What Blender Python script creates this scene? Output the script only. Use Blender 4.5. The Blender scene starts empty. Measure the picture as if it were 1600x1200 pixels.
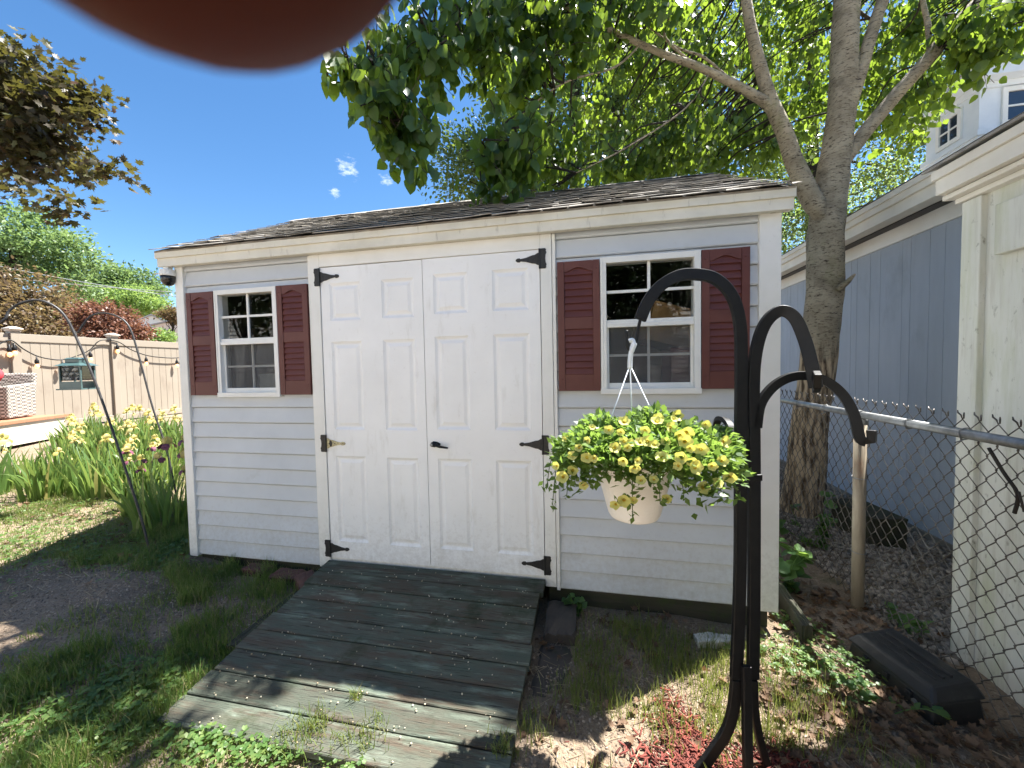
import bpy, math, random
import numpy as np
from mathutils import Vector, Matrix
random.seed(7); rng = np.random.default_rng(7)
sc = bpy.context.scene
C = sc.collection
R_ = math.radians

# ------------------------------------------------------------------ camera frame
CAMZ = 1.5
FPX = 612.0
YAW, PITCH, ROLL = R_(11.9), R_(-2.4), R_(1.16)
def _axes():
    cy, sy = math.cos(YAW), math.sin(YAW)
    F = Vector((-sy*math.cos(PITCH), cy*math.cos(PITCH), math.sin(PITCH)))
    Rt = Vector((cy, sy, 0)); U = Rt.cross(F)
    r = Rt*math.cos(ROLL) - U*math.sin(ROLL); u = U*math.cos(ROLL) + Rt*math.sin(ROLL)
    return r, u, F
AR, AU, AF = _axes()
def ray(px, py): return AF + AR*((px-800)/FPX) + AU*((600-py)/FPX)
def pd(px, py, d): return Vector((0, 0, CAMZ)) + ray(px, py)*d          # photo point at a real distance
def atx(px, py, X):
    d = ray(px, py); return Vector((0, 0, CAMZ)) + d*(X/d.x)
def aty(px, py, Y):
    d = ray(px, py); return Vector((0, 0, CAMZ)) + d*(Y/d.y)
def gz(x, y):
    """height of the garden ground"""
    z = 0.0
    if x < -1.5: z += min((-x-1.5)*0.045, 0.9)
    if x > 1.2: z -= min((x-1.2)*0.05, 0.06)
    z += 0.010*math.sin(2.1*x+1.3*y) + 0.008*math.sin(5.3*x-3.1*y+1) + 0.005*math.sin(11*x+9*y)
    return z
def gzv(x, y):
    z = np.where(x < -1.5, np.minimum((-x-1.5)*0.045, 0.9), 0.0)
    z = z - np.where(x > 1.2, np.minimum((x-1.2)*0.05, 0.06), 0.0)
    return z + 0.010*np.sin(2.1*x+1.3*y) + 0.008*np.sin(5.3*x-3.1*y+1) + 0.005*np.sin(11*x+9*y)
def gp(px, py):
    z = 0.0
    for _ in range(6):
        d = ray(px, py); q = Vector((0, 0, CAMZ)) + d*((z-CAMZ)/d.z); z = gz(q.x, q.y)
    return Vector((q.x, q.y, z))

# ------------------------------------------------------------------ materials
def srgb(r, g, b):
    f = lambda c: (c/12.92 if c <= .04045 else ((c+.055)/1.055)**2.4)
    return (f(r/255), f(g/255), f(b/255), 1)
def c4(c): return c if len(c) == 4 else (*c, 1)
class NT:
    def __init__(s, m): s.t = m.node_tree; s.n = s.t.nodes; s.l = s.t.links
    def new(s, typ, **kw):
        n = s.n.new(typ)
        for k, v in kw.items():
            if k in n.inputs.keys() if hasattr(n.inputs, 'keys') else False: n.inputs[k].default_value = v
            else: setattr(n, k, v)
        return n
    def link(s, a, b): s.l.new(a, b)
def _noise(nt, vec, scale, detail=5, rough=.6):
    n = nt.n.new('ShaderNodeTexNoise'); n.inputs['Scale'].default_value = scale
    n.inputs['Detail'].default_value = detail; n.inputs['Roughness'].default_value = rough
    nt.link(vec, n.inputs['Vector']); return n.outputs['Fac']
def _vec(nt, stretch=(1, 1, 1)):
    tc = nt.n.new('ShaderNodeTexCoord'); mp = nt.n.new('ShaderNodeMapping'); mp.inputs['Scale'].default_value = stretch
    nt.link(tc.outputs['Object'], mp.inputs['Vector']); return mp.outputs['Vector']
def _range(nt, sock, lo, hi, a=0., b=1.):
    n = nt.n.new('ShaderNodeMapRange'); n.inputs['From Min'].default_value = lo; n.inputs['From Max'].default_value = hi
    n.inputs['To Min'].default_value = a; n.inputs['To Max'].default_value = b
    nt.link(sock, n.inputs['Value']); return n.outputs['Result']
def _mix(nt, fac, a, b, mode='MIX'):
    n = nt.n.new('ShaderNodeMix'); n.data_type = 'RGBA'; n.blend_type = mode
    for s, v in ((n.inputs[0], fac), (n.inputs[6], a), (n.inputs[7], b)):
        if hasattr(v, 'is_linked'): nt.link(v, s)
        else: s.default_value = v
    return n.outputs[2]
def mat(name, c1, c2=None, rough=.6, scale=5, stretch=(1, 1, 1), bump=0, bscale=60, bstretch=None, metal=0, spec=.4,
        lo=.35, hi=.65, stains=(), island=0., bdist=.004, splash=0):
    m = bpy.data.materials.new(name); m.use_nodes = True; nt = NT(m)
    b = nt.n['Principled BSDF']; b.inputs['Roughness'].default_value = rough; b.inputs['Metallic'].default_value = metal
    b.inputs['Specular IOR Level'].default_value = spec
    c1 = c4(c1); c2 = c4(c2) if c2 else tuple(x*.85 for x in c1[:3])+(1,)
    f = _range(nt, _noise(nt, _vec(nt, stretch), scale), lo, hi)
    col = _mix(nt, f, c1, c2)
    for (sc_, scl, l, h, st) in stains:
        g = _range(nt, _noise(nt, _vec(nt, st), scl, 8, .65), l, h)
        col = _mix(nt, g, col, c4(sc_))
    if splash:                       # soil splashed up from the ground by rain
        tcs = nt.n.new('ShaderNodeTexCoord'); spx = nt.n.new('ShaderNodeSeparateXYZ'); nt.link(tcs.outputs['Object'], spx.inputs[0])
        zf = _range(nt, spx.outputs['Z'], .10, .62, .30, 0)
        am = nt.n.new('ShaderNodeMath'); am.operation = 'ADD'; nt.link(zf, am.inputs[0]); nt.link(_noise(nt, _vec(nt, (1, 1, 1)), 34, 8, .7), am.inputs[1])
        col = _mix(nt, _range(nt, am.outputs[0], .60, .95, 0, splash), col, (.27, .23, .17, 1))
    if island:
        ge = nt.n.new('ShaderNodeNewGeometry')
        v = _range(nt, ge.outputs['Random Per Island'], 0, 1, 1-island, 1+island)
        h = nt.n.new('ShaderNodeHueSaturation'); nt.link(col, h.inputs['Color']); nt.link(v, h.inputs['Value']); col = h.outputs['Color']
    nt.link(col, b.inputs['Base Color'])
    if bump:
        bn = nt.n.new('ShaderNodeBump'); bn.inputs['Strength'].default_value = bump; bn.inputs['Distance'].default_value = bdist
        nt.link(_noise(nt, _vec(nt, bstretch or stretch), bscale, 6), bn.inputs['Height']); nt.link(bn.outputs['Normal'], b.inputs['Normal'])
    return m
def leafmat(name, ramp, trans, tfac=.4, rough=.45, spec=.35):
    m = bpy.data.materials.new(name); m.use_nodes = True; nt = NT(m); b = nt.n['Principled BSDF']
    ge = nt.n.new('ShaderNodeNewGeometry'); cr = nt.n.new('ShaderNodeValToRGB')
    el = cr.color_ramp.elements
    while len(el) < len(ramp): el.new(.5)
    for e, (p, c) in zip(el, ramp): e.position = p; e.color = c4(c)
    nt.link(ge.outputs['Random Per Island'], cr.inputs['Fac']); nt.link(cr.outputs['Color'], b.inputs['Base Color'])
    b.inputs['Roughness'].default_value = rough; b.inputs['Specular IOR Level'].default_value = spec
    tr = nt.n.new('ShaderNodeBsdfTranslucent')
    tc = _mix(nt, .75, cr.outputs['Color'], c4(trans)); nt.link(tc, tr.inputs['Color'])
    mx = nt.n.new('ShaderNodeMixShader'); mx.inputs[0].default_value = tfac
    nt.link(b.outputs[0], mx.inputs[1]); nt.link(tr.outputs[0], mx.inputs[2]); nt.link(mx.outputs[0], nt.n['Material Output'].inputs['Surface'])
    return m
def glassmat(name, gloss=(1, 1, 1), tint=(.9, .93, .92), boost=1.0):
    m = bpy.data.materials.new(name); m.use_nodes = True; nt = NT(m); nt.n.remove(nt.n['Principled BSDF'])
    fr = nt.n.new('ShaderNodeFresnel'); fr.inputs['IOR'].default_value = 1.5
    t = nt.n.new('ShaderNodeBsdfTransparent'); t.inputs[0].default_value = c4(tint)
    g = nt.n.new('ShaderNodeBsdfGlossy'); g.inputs['Roughness'].default_value = .015; g.inputs['Color'].default_value = c4(gloss)
    mm = nt.n.new('ShaderNodeMath'); mm.operation = 'MULTIPLY_ADD'; mm.inputs[1].default_value = boost; mm.inputs[2].default_value = .02
    nt.link(fr.outputs[0], mm.inputs[0])
    mx = nt.n.new('ShaderNodeMixShader'); nt.link(mm.outputs[0], mx.inputs[0]); nt.link(t.outputs[0], mx.inputs[1]); nt.link(g.outputs[0], mx.inputs[2])
    nt.link(mx.outputs[0], nt.n['Material Output'].inputs['Surface']); return m
def screenmat(name):
    m = bpy.data.materials.new(name); m.use_nodes = True; nt = NT(m); b = nt.n['Principled BSDF']
    b.inputs['Base Color'].default_value = (.10, .105, .11, 1); b.inputs['Roughness'].default_value = .7
    t = nt.n.new('ShaderNodeBsdfTransparent'); mx = nt.n.new('ShaderNodeMixShader'); mx.inputs[0].default_value = .5
    nt.link(t.outputs[0], mx.inputs[1]); nt.link(b.outputs[0], mx.inputs[2]); nt.link(mx.outputs[0], nt.n['Material Output'].inputs['Surface']); return m
def emat(name, col, strength):
    m = bpy.data.materials.new(name); m.use_nodes = True; b = m.node_tree.nodes['Principled BSDF']
    b.inputs['Base Color'].default_value = c4(col); b.inputs['Emission Color'].default_value = c4(col); b.inputs['Emission Strength'].default_value = strength
    return m

# ------------------------------------------------------------------ mesh builder
class MB:
    def __init__(s): s.v = []; s.f = []; s.m = []
    def add(s, vs, fs, mi=0):
        n = len(s.v); s.v += [tuple(p) for p in vs]; s.f += [tuple(i+n for i in f) for f in fs]; s.m += [mi]*len(fs); return s
    def quad(s, a, b, c, d, mi=0): return s.add([a, b, c, d], [(0, 1, 2, 3)], mi)
    def box(s, x0, x1, y0, y1, z0, z1, mi=0, M=None):
        vs = [Vector((x, y, z)) for z in (z0, z1) for y in (y0, y1) for x in (x0, x1)]
        if M is not None: vs = [M @ p for p in vs]
        return s.add(vs, [(0, 2, 3, 1), (4, 5, 7, 6), (0, 1, 5, 4), (2, 6, 7, 3), (0, 4, 6, 2), (1, 3, 7, 5)], mi)
    def tube(s, pts, r, n=8, mi=0, caps=True, flat=None):
        """round tube along pts; r a number or a list. flat=(a,b): rectangular bar a (in the plane of the curve) by b"""
        P = [Vector(p) for p in pts]; k = len(P); rr = r if hasattr(r, '__len__') else [r]*k
        T = []
        for i in range(k):
            t = (P[min(i+1, k-1)]-P[max(i-1, 0)]); T.append(t.normalized() if t.length > 1e-9 else Vector((0, 0, 1)))
        ref = Vector((0, 0, 1)) if abs(T[0].z) < .9 else Vector((0, 1, 0))
        if flat: ref = Vector(flat[2])
        N = (ref - T[0]*ref.dot(T[0])).normalized(); vs = []
        for i in range(k):
            N = (N - T[i]*N.dot(T[i]))
            N = N.normalized() if N.length > 1e-6 else T[i].orthogonal().normalized()
            B = T[i].cross(N)
            if flat:
                a, b = flat[0]*rr[i], flat[1]*rr[i]
                vs += [P[i]+B*a/2+N*b/2, P[i]-B*a/2+N*b/2, P[i]-B*a/2-N*b/2, P[i]+B*a/2-N*b/2]
            else:
                for j in range(n):
                    an = 2*math.pi*j/n; vs.append(P[i]+(N*math.cos(an)+B*math.sin(an))*rr[i])
        if flat: n = 4
        fs = [(i*n+j, i*n+(j+1) % n, (i+1)*n+(j+1) % n, (i+1)*n+j) for i in range(k-1) for j in range(n)]
        if caps: fs += [tuple(range(n-1, -1, -1)), tuple((k-1)*n+j for j in range(n))]
        return s.add(vs, fs, mi)
    def lathe(s, c, prof, n=24, mi=0, M=None):
        c = Vector(c); vs = []
        for (r, z) in prof:
            for j in range(n):
                a = 2*math.pi*j/n; p = Vector((r*math.cos(a), r*math.sin(a), z)); vs.append(c + (M @ p if M is not None else p))
        k = len(prof)
        fs = [(i*n+j, i*n+(j+1) % n, (i+1)*n+(j+1) % n, (i+1)*n+j) for i in range(k-1) for j in range(n)]
        fs += [tuple(range(n-1, -1, -1)), tuple((k-1)*n+j for j in range(n))]
        return s.add(vs, fs, mi)
    def prism(s, out, fn, d0, d1, mi=0):
        """outline [(a,b)], fn(a,b,d)->point, between depths d0 and d1"""
        n = len(out); vs = [fn(a, b, d0) for a, b in out]+[fn(a, b, d1) for a, b in out]
        fs = [tuple(range(n)), tuple(range(2*n-1, n-1, -1))]+[(i, i+n, (i+1) % n+n, (i+1) % n) for i in range(n)]
        return s.add(vs, fs, mi)
    def build(s, name, mats, parent=None, smooth=False, bevel=0, origin=None, subsurf=0):
        me = bpy.data.meshes.new(name)
        o0 = Vector(origin) if origin is not None else Vector((0, 0, 0))
        me.from_pydata([tuple(Vector(p)-o0) for p in s.v], [], s.f)
        if not isinstance(mats, (list, tuple)): mats = [mats]
        for m in mats: me.materials.append(m)
        if len(mats) > 1: me.polygons.foreach_set('material_index', s.m)
        if smooth: me.polygons.foreach_set('use_smooth', [True]*len(me.polygons))
        import bmesh
        bm = bmesh.new(); bm.from_mesh(me); bmesh.ops.recalc_face_normals(bm, faces=bm.faces); bm.to_mesh(me); bm.free()
        return link(name, me, parent, o0, bevel, subsurf)
def link(name, me, parent=None, loc=(0, 0, 0), bevel=0, subsurf=0):
    o = bpy.data.objects.new(name, me); C.objects.link(o); o.location = loc
    if parent is not None: setpar(o, parent)
    if bevel:
        b = o.modifiers.new('bevel', 'BEVEL'); b.width = bevel; b.segments = 2; b.limit_method = 'ANGLE'; b.angle_limit = R_(40)
    if subsurf:
        b = o.modifiers.new('sub', 'SUBSURF'); b.levels = subsurf; b.render_levels = subsurf
    return o
def wpos(o):
    v = Vector(o.location)
    return v
def setpar(o, p):
    o.parent = p
    q = p; off = Vector((0, 0, 0))
    # parents only carry translations
    off = ABS.get(p.name, Vector(p.location)); o.matrix_parent_inverse = Matrix.Translation(-off)
    ABS[o.name] = Vector(o.location)
ABS = {}
def tag(o, label=None, cat=None, group=None, kind=None):
    if label: o['label'] = label
    if cat: o['category'] = cat
    if group: o['group'] = group
    if kind: o['kind'] = kind
    return o
def thing(name, label, cat, loc, group=None):
    o = bpy.data.objects.new(name, None); C.objects.link(o); o.location = loc; o.empty_display_size = .1
    ABS[o.name] = Vector(loc); return tag(o, label, cat, group)
def children(o): return [c for c in bpy.data.objects if c.parent == o]
def copy_tree(o, parent=None, loc=None, rz=None, scale=None):
    c = o.copy(); C.objects.link(c)
    if parent is not None: c.parent = parent
    if loc is not None: c.location = loc
    if rz is not None: c.rotation_euler = (0, 0, rz)
    if scale is not None: c.scale = (scale,)*3
    for ch in children(o): copy_tree(ch, c)
    return c
def npmesh(name, V, F, mats, parent=None, smooth=False, origin=None, mi=None):
    """F: (n,k) array of faces"""
    me = bpy.data.meshes.new(name); V = np.asarray(V, dtype=np.float32)
    o0 = np.array(origin if origin is not None else (0, 0, 0), dtype=np.float32); V = V-o0
    F = np.asarray(F, dtype=np.int32); k = F.shape[1]
    me.vertices.add(len(V)); me.vertices.foreach_set('co', V.ravel())
    me.loops.add(F.size); me.loops.foreach_set('vertex_index', F.ravel())
    me.polygons.add(len(F)); me.polygons.foreach_set('loop_start', np.arange(0, F.size, k, dtype=np.int32))
    if not isinstance(mats, (list, tuple)): mats = [mats]
    for m in mats: me.materials.append(m)
    if mi is not None: me.polygons.foreach_set('material_index', np.asarray(mi, dtype=np.int32))
    if smooth: me.polygons.foreach_set('use_smooth', np.ones(len(F), dtype=bool))
    me.update(calc_edges=True); me.validate()
    return link(name, me, parent, tuple(float(x) for x in o0))
def scatter(name, TV, TF, T, M, mats, parent=None, smooth=False, origin=None, tmi=None):
    TV = np.asarray(TV, float); TF = np.asarray(TF, int); N = len(T)
    V = np.einsum('nij,kj->nki', M, TV)+T[:, None, :]
    F = TF[None]+(np.arange(N)*len(TV))[:, None, None]
    mi = np.tile(tmi, N) if tmi is not None else None
    return npmesh(name, V.reshape(-1, 3), F.reshape(-1, TF.shape[1]), mats, parent, smooth, origin, mi)
def unit(a): return a/np.maximum(np.linalg.norm(a, axis=-1, keepdims=True), 1e-9)
def frames(tip, nrm, size):
    """columns side, tip, normal scaled by size"""
    t = unit(tip); n = nrm-(nrm*t).sum(1, keepdims=True)*t; n = unit(n); s = np.cross(t, n)
    return np.stack([s, t, n], axis=2)*size[:, None, None]
# leaf templates (side, length, normal); quads only
LEAF_BROAD_V = [(0, 0, 0), (.30, .02, .09), (.50, .26, .13), (.42, .55, .10), (.20, .82, .05), (0, 1.02, 0), (0, .5, -.02),
                (-.30, .02, .09), (-.50, .26, .13), (-.42, .55, .10), (-.20, .82, .05)]
LEAF_BROAD_F = [(0, 1, 2, 6), (6, 2, 3, 4), (6, 4, 5, 5), (0, 6, 8, 7), (6, 10, 9, 8), (6, 5, 10, 10)]
LEAF_BROAD_F = [(0, 1, 2, 6), (6, 2, 3, 4), (0, 6, 8, 7), (6, 10, 9, 8), (6, 4, 5, 10)]
LEAF_SMALL_V = [(0, 0, 0), (.28, .45, .08), (0, 1, 0), (-.28, .45, .08)]
LEAF_SMALL_F = [(0, 1, 2, 3)]
def maple_tmpl():
    v = [(0, .35, -.03)]
    ang = [(-90, .35), (-60, .34), (-35, .62), (-12, .42), (15, .85), (42, .48), (62, .8), (74, .55), (90, 1.0)]
    pts = []
    for a, r in ang: pts.append((r*.62*math.cos(R_(a)), .35+r*.65*math.sin(R_(a))))
    left = [(-x, y) for x, y in pts[::-1][1:-1]]
    out = pts+left
    v += [(x, y, .12*abs(x)) for x, y in out]; n = len(out)
    f = [(0, 1+i, 1+(i+1) % n, 1+(i+2) % n) for i in range(0, n, 2)]
    return v, f
MAPLE_V, MAPLE_F = maple_tmpl()

# ------------------------------------------------------------------ world, sun, camera
SUNV = Vector((.43, .33, 1.0)).normalized()      # towards the sun
w = bpy.data.worlds.new('World'); sc.world = w; w.use_nodes = True
wn = w.node_tree; bg = wn.nodes['Background']
sky = wn.nodes.new('ShaderNodeTexSky'); sky.sky_type = 'NISHITA'; sky.sun_disc = False
sky.sun_elevation = math.asin(SUNV.z); sky.sun_rotation = math.atan2(SUNV.x, SUNV.y)
sky.air_density = .9; sky.dust_density = 0.2; sky.ozone_density = 2.0; sky.altitude = 50
# a few small fair weather clouds fixed in the sky
class _W: pass
nt = NT.__new__(NT); nt.t = wn; nt.n = wn.nodes; nt.l = wn.links
tc = wn.nodes.new('ShaderNodeTexCoord')
mpw = wn.nodes.new('ShaderNodeMapping'); mpw.inputs['Scale'].default_value = (1, 1, 2.2); nt.link(tc.outputs['Generated'], mpw.inputs['Vector'])
nz = _noise(nt, mpw.outputs['Vector'], 46, 9, .68)
mask = None
for (px, py, rad) in ((543, 262, .030), (602, 281, .024), (522, 301, .018), (652, 272, .030), (760, 330, .05)):
    d = ray(px, py).normalized()
    dv = wn.nodes.new('ShaderNodeVectorMath'); dv.operation = 'DISTANCE'; nt.link(tc.outputs['Generated'], dv.inputs[0]); dv.inputs[1].default_value = d
    f = _range(nt, dv.outputs['Value'], 0, rad, 1, 0)
    if mask is None: mask = f
    else:
        mx = wn.nodes.new('ShaderNodeMath'); mx.operation = 'MAXIMUM'; nt.link(mask, mx.inputs[0]); nt.link(f, mx.inputs[1]); mask = mx.outputs[0]
ad = wn.nodes.new('ShaderNodeMath'); ad.operation = 'MULTIPLY_ADD'; nt.link(mask, ad.inputs[0]); ad.inputs[1].default_value = .30; nt.link(nz, ad.inputs[2])
cm = _range(nt, ad.outputs[0], .62, 1.08); 
gate = wn.nodes.new('ShaderNodeMath'); gate.operation = 'MULTIPLY'; nt.link(cm, gate.inputs[0]); nt.link(_range(nt, mask, 0, .25), gate.inputs[1])
hs = wn.nodes.new('ShaderNodeHueSaturation'); hs.inputs['Saturation'].default_value = 1.22; hs.inputs['Hue'].default_value = .4985; nt.link(sky.outputs['Color'], hs.inputs['Color'])
skycol = _mix(nt, gate.outputs[0], hs.outputs['Color'], (7.5, 7.8, 8.2, 1)); nt.link(skycol, bg.inputs['Color'])
bg.inputs['Strength'].default_value = 0.05
sl = bpy.data.lights.new('sun', 'SUN'); sl.energy = 4.5; sl.angle = R_(.5); sl.color = (1, .97, .925)
so = bpy.data.objects.new('sun', sl); C.objects.link(so); so.rotation_euler = SUNV.to_track_quat('Z', 'Y').to_euler(); so.location = (4, 4, 12)
sc.view_settings.view_transform = 'Standard'; sc.view_settings.look = 'None'; sc.view_settings.gamma = 1; sc.view_settings.exposure = 2.3
cd = bpy.data.cameras.new('camera'); co = bpy.data.objects.new('camera', cd); C.objects.link(co)
cd.sensor_fit = 'HORIZONTAL'; cd.sensor_width = 36; cd.lens = FPX/1600*36; cd.clip_start = .003; cd.clip_end = 2000
co.matrix_world = Matrix.Translation((0, 0, CAMZ)) @ Matrix((AR, AU, -AF)).transposed().to_4x4()
cd.dof.use_dof = True; cd.dof.focus_distance = 2.6; cd.dof.aperture_fstop = 18
sc.camera = co
sc.cycles.max_bounces = 8; sc.cycles.transparent_max_bounces = 12

# ------------------------------------------------------------------ shared materials
M_white = mat('white_vinyl', srgb(232, 232, 228), srgb(222, 222, 216), rough=.45, splash=.32, scale=2.5, bump=.05, bscale=90,
              stains=[((.42, .41, .37), 28, .68, .86, (1, 1, .35))])
M_fascia = mat('weathered_white_trim', srgb(224, 221, 208), srgb(205, 202, 188), rough=.6, scale=3,
               stains=[((.22, .19, .15), 22, .60, .82, (1.2, 1, .25)), ((.12, .10, .08), 90, .70, .8, (1, 1, 1))], bump=.1, bscale=80)
M_door = mat('door_fiberglass', srgb(238, 239, 238), srgb(230, 231, 230), rough=.42, splash=.32, scale=2, bump=.22, bscale=40, bstretch=(7, 7, .45), bdist=.002,
             stains=[((.45, .44, .42), 60, .74, .84, (1, 1, 1)), ((.66, .655, .62), 5, .58, .8, (2, 2, .5)), ((.30, .28, .25), 110, .76, .82, (1, 1, 1))])
M_siding = mat('grey_siding', srgb(197, 202, 206), srgb(189, 194, 198), rough=.5, splash=.34, scale=3, bump=.08, bscale=30, bstretch=(.5, 1, 8), bdist=.002,
               stains=[((.30, .30, .28), 70, .75, .84, (1, 1, 1)), ((.40, .41, .40), 3, .62, .85, (1, 1, 2))])
M_shut = mat('burgundy_shutter', srgb(98, 54, 47), srgb(89, 47, 42), rough=.5, scale=6, bump=.08, bscale=140,
             stains=[(srgb(140, 95, 88), 50, .74, .86, (1, 1, 1))])
M_black = mat('black_iron', (.006, .006, .0065), (.010, .010, .010), spec=.3, rough=.45, scale=30, bump=.12, bscale=300, bdist=.001)
M_hinge = mat('black_hinge', (.014, .014, .014), (.025, .024, .023), rough=.5, scale=60, bump=.3, bscale=250, bdist=.001)
M_brass = mat('worn_hinge_metal', srgb(190, 185, 150), srgb(120, 118, 100), rough=.4, metal=.6, scale=80)
M_shing = mat('roof_shingle', srgb(166, 160, 150), srgb(118, 114, 109), rough=.9, scale=9, bump=.6, bscale=260, island=.35, lo=.3, hi=.7, spec=.2,
              stains=[(srgb(118, 108, 84), 16, .58, .75, (1, 1, 1)), (srgb(70, 74, 44), 6, .66, .82, (1, 1, 1))])
M_wood_dark = mat('dark_timber', (.045, .04, .028), (.03, .034, .018), rough=.85, scale=6, stretch=(.5, 3, 6), bump=.5, bscale=30,
                  stains=[((.035, .05, .014), 9, .5, .7, (1, 1, 1))])
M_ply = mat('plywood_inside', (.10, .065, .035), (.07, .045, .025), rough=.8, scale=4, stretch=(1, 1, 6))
M_ramp = mat('worn_green_boards', (.066, .084, .062), (.088, .088, .066), rough=.8, scale=3, stretch=(1, 4, 1), bump=.9, bscale=26, bstretch=(.6, 9, 4), island=.22, spec=.25, bdist=.006,
             stains=[((.078, .062, .044), 5, .47, .60, (.6, 4, 1)), ((.17, .205, .16), 6, .52, .68, (.5, 3, 1)), ((.016, .014, .011), 22, .56, .66, (.25, 7, 1)), ((.022, .030, .010), 3, .55, .7, (1, 1, 1))])
M_steel = mat('galvanised_steel', srgb(150, 152, 152), srgb(120, 121, 120), rough=.42, metal=.75, scale=20, bump=.1, bscale=200)
M_post = mat('weathered_post', srgb(168, 158, 138), srgb(128, 116, 98), rough=.6, metal=.25, scale=14, stretch=(1, 1, .15), stains=[(srgb(120, 84, 56), 8, .62, .76, (1, 1, .3))])
M_wire = mat('dull_fence_wire', srgb(124, 120, 114), srgb(74, 68, 62), rough=.45, metal=.7, scale=20)
M_glass = glassmat('window_glass', boost=.75); M_screen = screenmat('insect_screen')
def bark(name, zsplit):
    m = bpy.data.materials.new(name); m.use_nodes = True; nt = NT(m); b = nt.n['Principled BSDF']; b.inputs['Roughness'].default_value = .85; b.inputs['Specular IOR Level'].default_value = .2
    A = _mix(nt, _range(nt, _noise(nt, _vec(nt, (1, 1, 1.4)), 5), .35, .65), srgb(170, 158, 134), srgb(138, 127, 106))
    for col, scl, lo, hi, st in ((srgb(64, 54, 44), 24, .53, .65, (1, 1, 3.2)), (srgb(84, 74, 60), 60, .60, .70, (1, 1, 2.6)), (srgb(100, 90, 74), 3.5, .54, .70, (1, 1, 1.3)), (srgb(122, 122, 84), 2.6, .58, .75, (1, 1, .6))):
        A = _mix(nt, _range(nt, _noise(nt, _vec(nt, st), scl, 8, .65), lo, hi), A, col)
    rn = _noise(nt, _vec(nt, (1, 1, .16)), 26, 5, .6)
    B = _mix(nt, _range(nt, rn, .40, .58), srgb(80, 66, 52), srgb(190, 168, 138))
    ge = nt.n.new('ShaderNodeTexCoord'); sp = nt.n.new('ShaderNodeSeparateXYZ'); nt.link(ge.outputs['Object'], sp.inputs[0])
    ad = nt.n.new('ShaderNodeMath'); ad.operation = 'MULTIPLY_ADD'; nt.link(_noise(nt, _vec(nt, (1, 1, .35)), 9, 4), ad.inputs[0]); ad.inputs[1].default_value = -.9; nt.link(sp.outputs['Z'], ad.inputs[2])
    fac = _range(nt, ad.outputs[0], zsplit-.12-.45, zsplit+.12-.45, 1, 0)
    nt.link(_mix(nt, fac, A, B), b.inputs['Base Color'])
    hm = nt.n.new('ShaderNodeMix'); hm.data_type = 'FLOAT'; nt.link(fac, hm.inputs[0]); nt.link(_noise(nt, _vec(nt, (1, 1, 2.2)), 22, 6), hm.inputs[2]); nt.link(rn, hm.inputs[3])
    bn = nt.n.new('ShaderNodeBump'); bn.inputs['Strength'].default_value = .8; bn.inputs['Distance'].default_value = .02; nt.link(hm.outputs[0], bn.inputs['Height']); nt.link(bn.outputs['Normal'], b.inputs['Normal'])
    return m
M_bark = bark('pale_marked_bark', 1.62)
M_bark_dark = mat('dark_bark', (.035, .028, .02), (.02, .016, .012), rough=.9, scale=10, stretch=(1, 1, .3), bump=.8, bscale=20, bdist=.02)

# ------------------------------------------------------------------ SHED
Y0 = 2.41
PITCH_, ZB = .1137, .108
shed = thing('garden_shed', 'light grey sided garden shed with white double doors and burgundy shutters', 'shed', (-1.04, 2.42, .108))
def siding(mb, fn, a0, a1, z0, z1):
    k = int(math.floor((z0-ZB)/PITCH_+1e-6))
    while ZB+k*PITCH_ < z1-1e-4:
        zb, zt = ZB+k*PITCH_, ZB+(k+1)*PITCH_
        lo, hi = max(zb, z0), min(zt, z1)
        D = lambda z: .016*(1-(z-zb)/PITCH_)
        gr = .0035 if abs(hi-zt) < 1e-6 else 0
        ch = .010 if zb >= z0-1e-6 else 0
        mb.quad(fn(a0, lo+ch, D(lo)), fn(a1, lo+ch, D(lo)), fn(a1, hi-gr, D(hi)), fn(a0, hi-gr, D(hi)))
        if ch:
            mb.quad(fn(a0, lo+.003, D(lo)-.0025), fn(a1, lo+.003, D(lo)-.0025), fn(a1, lo+ch, D(lo)), fn(a0, lo+ch, D(lo)))
            mb.quad(fn(a0, lo, D(lo)-.009), fn(a1, lo, D(lo)-.009), fn(a1, lo+.003, D(lo)-.0025), fn(a0, lo+.003, D(lo)-.0025))
            mb.quad(fn(a0, lo, -.016), fn(a1, lo, -.016), fn(a1, lo, D(lo)-.009), fn(a0, lo, D(lo)-.009))
        if gr:
            mb.quad(fn(a0, hi-gr, -.016), fn(a1, hi-gr, -.016), fn(a1, hi-gr, D(hi)), fn(a0, hi-gr, D(hi)))
            mb.quad(fn(a0, hi-gr, -.016), fn(a1, hi-gr, -.016), fn(a1, hi, -.016), fn(a0, hi, -.016))
        k += 1
XL, XR, YB, ZT = -3.06, .975, 5.10, 2.42
mb = MB(); fr = lambda a, z, d: (a, Y0+.012-d, z)
W1 = (-2.726, -2.193, 1.330, 2.108); W2 = (.040, .590, 1.335, 2.134)
def front_seg(x0, x1, W):
    siding(mb, fr, x0, x1, ZB, W[2]+.02); siding(mb, fr, x0, x1, W[3]-.02, ZT-.1)
    siding(mb, fr, x0, W[0]+.02, W[2]+.02, W[3]-.02); siding(mb, fr, W[1]-.02, x1, W[2]+.02, W[3]-.02)
front_seg(XL, -1.90, W1); front_seg(-.24, XR, W2)
siding(mb, lambda a, z, d: (XL-d, a, z), Y0+.02, YB, ZB, 2.42)
siding(mb, lambda a, z, d: (XR+d, a, z), Y0+.02, YB, ZB, 2.42)
siding(mb, lambda a, z, d: (a, YB+d, z), XL, XR, ZB, 2.42)
YR, ZR = 3.77, 3.135
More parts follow.
